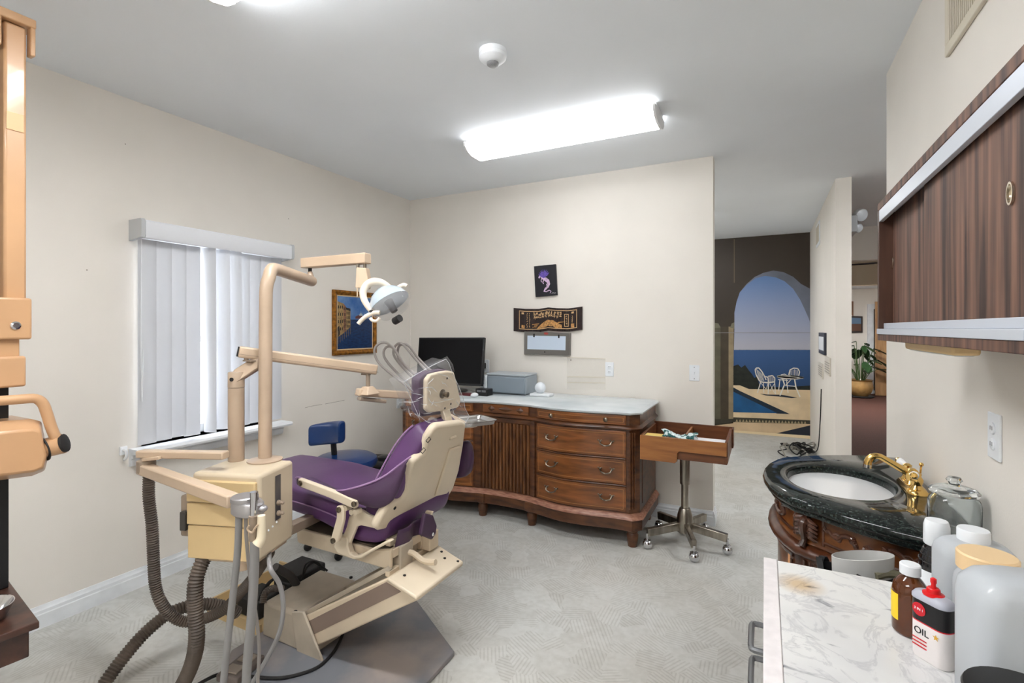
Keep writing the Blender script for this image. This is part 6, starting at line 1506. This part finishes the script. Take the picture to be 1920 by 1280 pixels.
# wicker furniture in the print
M_wk = mat('mural_wicker', (226, 222, 214), .6)
def pl_(pts, w=1.3, layer=7):
    mb = MB()
    for a, b in zip(pts[:-1], pts[1:]):
        dx, dy = b[0] - a[0], b[1] - a[1]; l = math.hypot(dx, dy) or 1; nx_, ny_ = -dy / l * w / 2, dx / l * w / 2
        mb.flat([at(*q, Y=YMU - .0012 * layer) for q in ((a[0] + nx_, a[1] + ny_), (b[0] + nx_, b[1] + ny_), (b[0] - nx_, b[1] - ny_), (a[0] - nx_, a[1] - ny_))])
    return mb
def m8(p): return [(1330 + x / 5.82, 640 + y / 5.82) for x, y in p]
wk = MB()
def addp(p, w=1.3):
    b = pl_(m8(p), w); o = len(wk.v); wk.v += b.v; wk.f += [[i + o for i in f] for f in b.f]; wk.m += b.m
addp([(500, 310), (510, 290), (540, 288), (575, 330), (600, 375), (620, 420)], 2); addp([(500, 310), (510, 360), (540, 420), (560, 440)], 2)
for k in range(6): addp([(515 + 12 * k, 300 + 10 * k), (545 + 10 * k, 430)], .8)
addp([(600, 380), (640, 390), (645, 460), (642, 575)], 2); addp([(640, 380), (690, 372), (715, 400), (712, 440)], 2); addp([(560, 440), (640, 450), (712, 440)], 2.5)
addp([(560, 440), (525, 560)], 1.8); addp([(590, 450), (595, 560)], 1.4); addp([(712, 440), (722, 575)], 1.6); addp([(560, 450), (620, 520), (640, 460)], 1); addp([(660, 460), (710, 560)], 1); addp([(710, 460), (660, 540)], 1)
for k in range(4): addp([(655 + 14 * k, 385), (655 + 14 * k, 440)], .8)
addp([(740, 378), (880, 372), (1030, 392), (960, 408), (800, 405), (740, 378)], 2); addp([(745, 384), (960, 400), (1025, 396)], 3)
addp([(800, 405), (820, 470), (770, 590)], 2.4); addp([(930, 408), (945, 500), (990, 605)], 2.4); addp([(840, 405), (860, 560)], 1.6); addp([(900, 405), (830, 480), (950, 490)], 1.4)
addp([(865, 370), (880, 310), (920, 290), (965, 295), (985, 330), (975, 375)], 2)
for k in range(6): addp([(885 + 15 * k, 305 + abs(k - 3) * 4), (880 + 17 * k, 372)], .8)
addp([(770, 420), (755, 540)], 1.6); addp([(780, 365), (820, 355), (850, 372)], 1.6); addp([(750, 415), (860, 425)], 1.6)
wko = mk('printed_wicker_set', wk, M_wk, mu, smooth=False)
mm('printed_furniture_shadow', m8([(550, 570), (640, 578), (780, 580), (960, 612), (900, 618), (760, 600), (620, 590)]), MATS['mural_shadow'], 5)
mm('printed_table_top', m8([(740, 374), (880, 366), (1030, 388), (1000, 402), (820, 400)]), M_wk, 7)

# cables heap
cbp = thing('cable_heap', 'tangled heap of dark cables on the hall floor by the partition', 'cables', (.33, 6.4, 0))
rq = random.Random(21)
for k in range(9):
    pts = []; cx, cy, a0 = .36 + rq.uniform(-.08, .06), 6.45 + rq.uniform(-.25, .25), rq.uniform(0, 6)
    r1 = rq.uniform(.05, .14)
    for j in range(11):
        a = a0 + j * .75; rr = r1 * (1 + .3 * math.sin(2 * a + k)); pts.append((min(cx + rr * math.cos(a), .505), cy + 1.4 * rr * math.sin(a), .012 + .11 * abs(math.sin(a * .5 + k)) * rq.uniform(.3, 1)))
    mk('cable_loop', MB().tube(pts, .007 if k % 3 else .009, 6, 4), M_rub if k % 4 else mat('cable_grey', (150, 146, 136), .5), cbp)
mk('cable_riser', MB().tube([(.45, 6.4, .06), (.505, 6.2, .12), (.512, 6.0, .45), (.513, 5.9, .8)], .005, 6, 5), M_rub, cbp)
# wall plates on the partition
XP = XR - .008
ic = thing('intercom', 'black-framed intercom panel on the partition wall', 'intercom', at(1544, 645, X=XP))
p0, p1 = at(1539, 623, X=XP), at(1550, 666, X=XP)
mk('intercom_frame', MB().box(XP - .02, XP, p1.y, p0.y, p1.z, p0.z), mat('intercom_dark', (52, 54, 66), .4), ic, bevel=.004)
mk('intercom_face', MB().box(XP - .022, XP - .02, p1.y + .05, p0.y - .05, p1.z + .04, p0.z - .04), M_pw, ic)
for (xa, ya3, xb_, yb3, nm) in ((1537, 678, 1544.5, 711, 'cream wall plate with louvres below the intercom, farther one'), (1549, 667, 1558.5, 706, 'cream wall plate with louvres below the intercom, nearer one')):
    p0, p1 = at(xa, ya3, X=XP), at(xb_, yb3, X=XP)
    tt = thing('wall_plate', nm, 'wall plate', (XP, p0.y, p1.z))
    mk('plate_body', MB().box(XP - .012, XP, p1.y, p0.y, p1.z, p0.z), mat('plate_cream', (214, 208, 196), .4), tt, bevel=.003)
    for k in range(5): mk('louvre', MB().box(XP - .0145, XP - .012, p1.y + .02, p0.y - .02, p1.z + .02 + .022 * k, p1.z + .03 + .022 * k), mat('louvre_grey', (170, 164, 154), .5), tt)
p0, p1 = at(1532, 424, X=XP), at(1538, 456, X=XP)
tt = thing('wall_grille', 'small white grille high on the partition wall', 'grille', (XP, p0.y, p1.z))
mk('grille_frame', MB().box(XP - .01, XP, p1.y, p0.y, p1.z, p0.z), M_pw, tt, bevel=.003)
mk('grille_panel', MB().box(XP - .012, XP - .01, p1.y + .03, p0.y - .03, p1.z + .03, p0.z - .03), mat('grille_tan', (200, 190, 172), .5), tt)
# emergency light
em = thing('emergency_light', 'emergency light with two clear lamp heads above the doorway', 'emergency light', (.66, 5.0, 2.3))
XQ = XR + .103
mk('battery_case', MB().box(XQ, XQ + .06, 4.98, 5.25, 2.22, 2.36), MATS.get('head_grey') or mat('head_grey', (150, 153, 156), .35), em, bevel=.008)
for pt_, r in ((at(1612, 403, D=4.2), .055), (at(1606, 427, D=4.25), .04)):
    mk('lamp_head', MB().lathe([(.02, -.05), (r * .8, -.03), (r, .0), (r, .02), (r * .9, .028)], pt_, Vector((.45, -.8, -.3)), 20), mat('head_grey', (150, 153, 156), .35), em)
    mk('head_lens', MB().lathe([(r * .88, .028), (r * .6, .036), (.003, .038)], pt_, Vector((.45, -.8, -.3)), 20), mat('lens_clear', (190, 196, 202), .1, coat=.6), em)
# far hallway things
fn = thing('ceiling_fan', 'dark ceiling fan blade showing below the hallway header', 'ceiling fan', (1.0, 8.3, H))
fc_ = Vector((.97, 8.35, 2.30))
mk('fan_hub', MB().lathe([(.02, .35), (.02, .08), (.09, .06), (.1, .0), (.06, -.04)][::-1], fc_, n=20), M_rub, fn)
for k in range(4):
    a = k * PI / 2 - .28; d = Vector((math.cos(a), math.sin(a), 0)); n_ = Vector((-d.y, d.x, .25)).normalized()
    mk('fan_blade', MB().poly([fc_ + d * .12 + n_ * .04, fc_ + d * .38 + n_ * .07, fc_ + d * .44, fc_ + d * .38 - n_ * .07, fc_ + d * .12 - n_ * .04], (0, 0, .008)), M_rub, fn)
pp = [at(x, y, Y=13.19) for x, y in ((1590, 592), (1617, 593), (1617, 623), (1590, 624))]
pf = thing('hall_picture', 'small dark-framed landscape picture on the far hallway wall', 'picture', pp[0])
mk('frame', MB().poly(pp, (0, -.04, 0)), mat('frame_dark_wood', (50, 34, 26), .5), pf, bevel=.004)
pi_ = [at(x, y, Y=13.14) for x, y in ((1592, 595), (1614.5, 596), (1614.5, 607), (1592, 607))]; pj = [at(x, y, Y=13.14) for x, y in ((1592, 607), (1614.5, 607), (1614.5, 620), (1592, 620))]
mk('sky_print', MB().poly(pi_, (0, -.004, 0)), mat('pic_blue', (92, 120, 148), .6), pf); mk('land_print', MB().poly(pj, (0, -.004, 0)), mat('pic_brown', (100, 66, 48), .6), pf)
bp_ = [at(x, y, Y=13.19) for x, y in ((1588, 565), (1599.5, 565), (1599.5, 592), (1588, 588))]
tag(mk('wooden_plaque', MB().poly(bp_, (0, -.05, 0)), mat('far_frame_brown', (128, 88, 58), .5), None), 'brown wooden plaque above the far hallway picture', 'plaque')
dr0, dr1 = at(1626, 570, Y=13.19), at(1641, 742, Y=13.19)
dfr = MB().box(dr0.x, dr0.x + .11, 13.14, 13.2, 0, dr0.z).box(dr0.x + .11, dr0.x + 1.0, 13.14, 13.2, dr0.z - .11, dr0.z)
do = struct('door_1', dfr, M_white, 'white door frame at the end of the hallway')
mk('opening_shade_panel', MB().box(dr0.x + .11, dr0.x + 1.0, 13.185, 13.199, 0, dr0.z - .11), mat('dark_opening', (44, 40, 42), .7), do)  # dark panel whose colour stands for the unlit space past the frame
# potted plant
pc = at(1613, 744, Z=0.0); pc = Vector((pc.x, pc.y, 0))
pp_ = thing('potted_plant', 'leafy green plant in a tan glazed pot down the hallway', 'potted plant', pc)
mk('saucer', MB().lathe([(.22, 0), (.25, .02), (.24, .03)], pc, n=24), M_rub, pp_)
mk('pot', MB().lathe([(.13, .03), (.19, .10), (.225, .20), (.21, .30), (.20, .33), (.225, .36), (.20, .36), (.18, .31)], pc, n=28), mat('glazed_tan', (190, 150, 92), .25, noise=(6, .2), coat=.4), pp_)
mk('soil', MB().lathe([(.19, .30), (.19, .315)], pc, n=24), mat('soil', (46, 34, 26), .9), pp_)
rl = random.Random(9); M_leaf = mat('leaf_green', (44, 78, 40), .4, noise=(10, .35)); M_stem = mat('stem_green', (70, 96, 50), .5)
for k in range(30):
    a = rl.uniform(0, 2 * PI); h = rl.uniform(.2, .95) * (1.0 if k > 6 else 1.1); r = rl.uniform(.08, .36) * (1.15 - h * .5)
    b0 = pc + Vector((.05 * math.cos(a), .05 * math.sin(a), .31)); b1 = pc + Vector((r * math.cos(a), r * math.sin(a), .33 + h * .85))
    st_ = mk('stem', MB().tube([b0, b0.lerp(b1, .5) + Vector((0, 0, .06)), b1], .006, 6, 3), M_stem, pp_)
    d = Vector((math.cos(a), math.sin(a), rl.uniform(-.9, .1))).normalized(); sd_ = d.cross(UP).normalized(); L_ = rl.uniform(.2, .34); w_ = L_ * .24
    if k == 0: d = Vector((-.2, -.3, .9)).normalized(); sd_ = Vector((1, .2, 0)).normalized()
    nn = sd_.cross(d)
    V = []; 
    for t, ww in ((0, .15), (.2, .75), (.45, 1), (.7, .8), (.9, .35), (1, .02)):
        c = b1 + d * (L_ * t) + Vector((0, 0, -.12 * L_ * t * t)); V += [c - sd_ * (w_ * ww) + nn * .012, c - nn * .004, c + sd_ * (w_ * ww) + nn * .012]
    mk('leaf', MB().add(V, [f for i in range(5) for f in ((i * 3, i * 3 + 1, i * 3 + 4, i * 3 + 3), (i * 3 + 1, i * 3 + 2, i * 3 + 5, i * 3 + 4))]), M_leaf, st_, ang=80)
wdp = at(1652, 745, Z=0)
dl = thing('wooden_door', 'light wooden door standing open down the hallway', 'door', (wdp.x, wdp.y, 0))
Rd = Matrix.Translation(Vector((wdp.x - .06, wdp.y + .25, 0))) @ Matrix.Rotation(math.radians(8), 4, 'Z')
mk('door_leaf', MB().box(0, .7, -.02, .02, .01, 1.98, Rd), wood('far_door_wood', (150, 112, 76), (184, 146, 104), 3, (6, 6, .8), .4, .1), dl, bevel=.003)
mk('door_knob', MB().ball(Rd @ Vector((.06, -.05, .95)), .028), M_brass, dl)
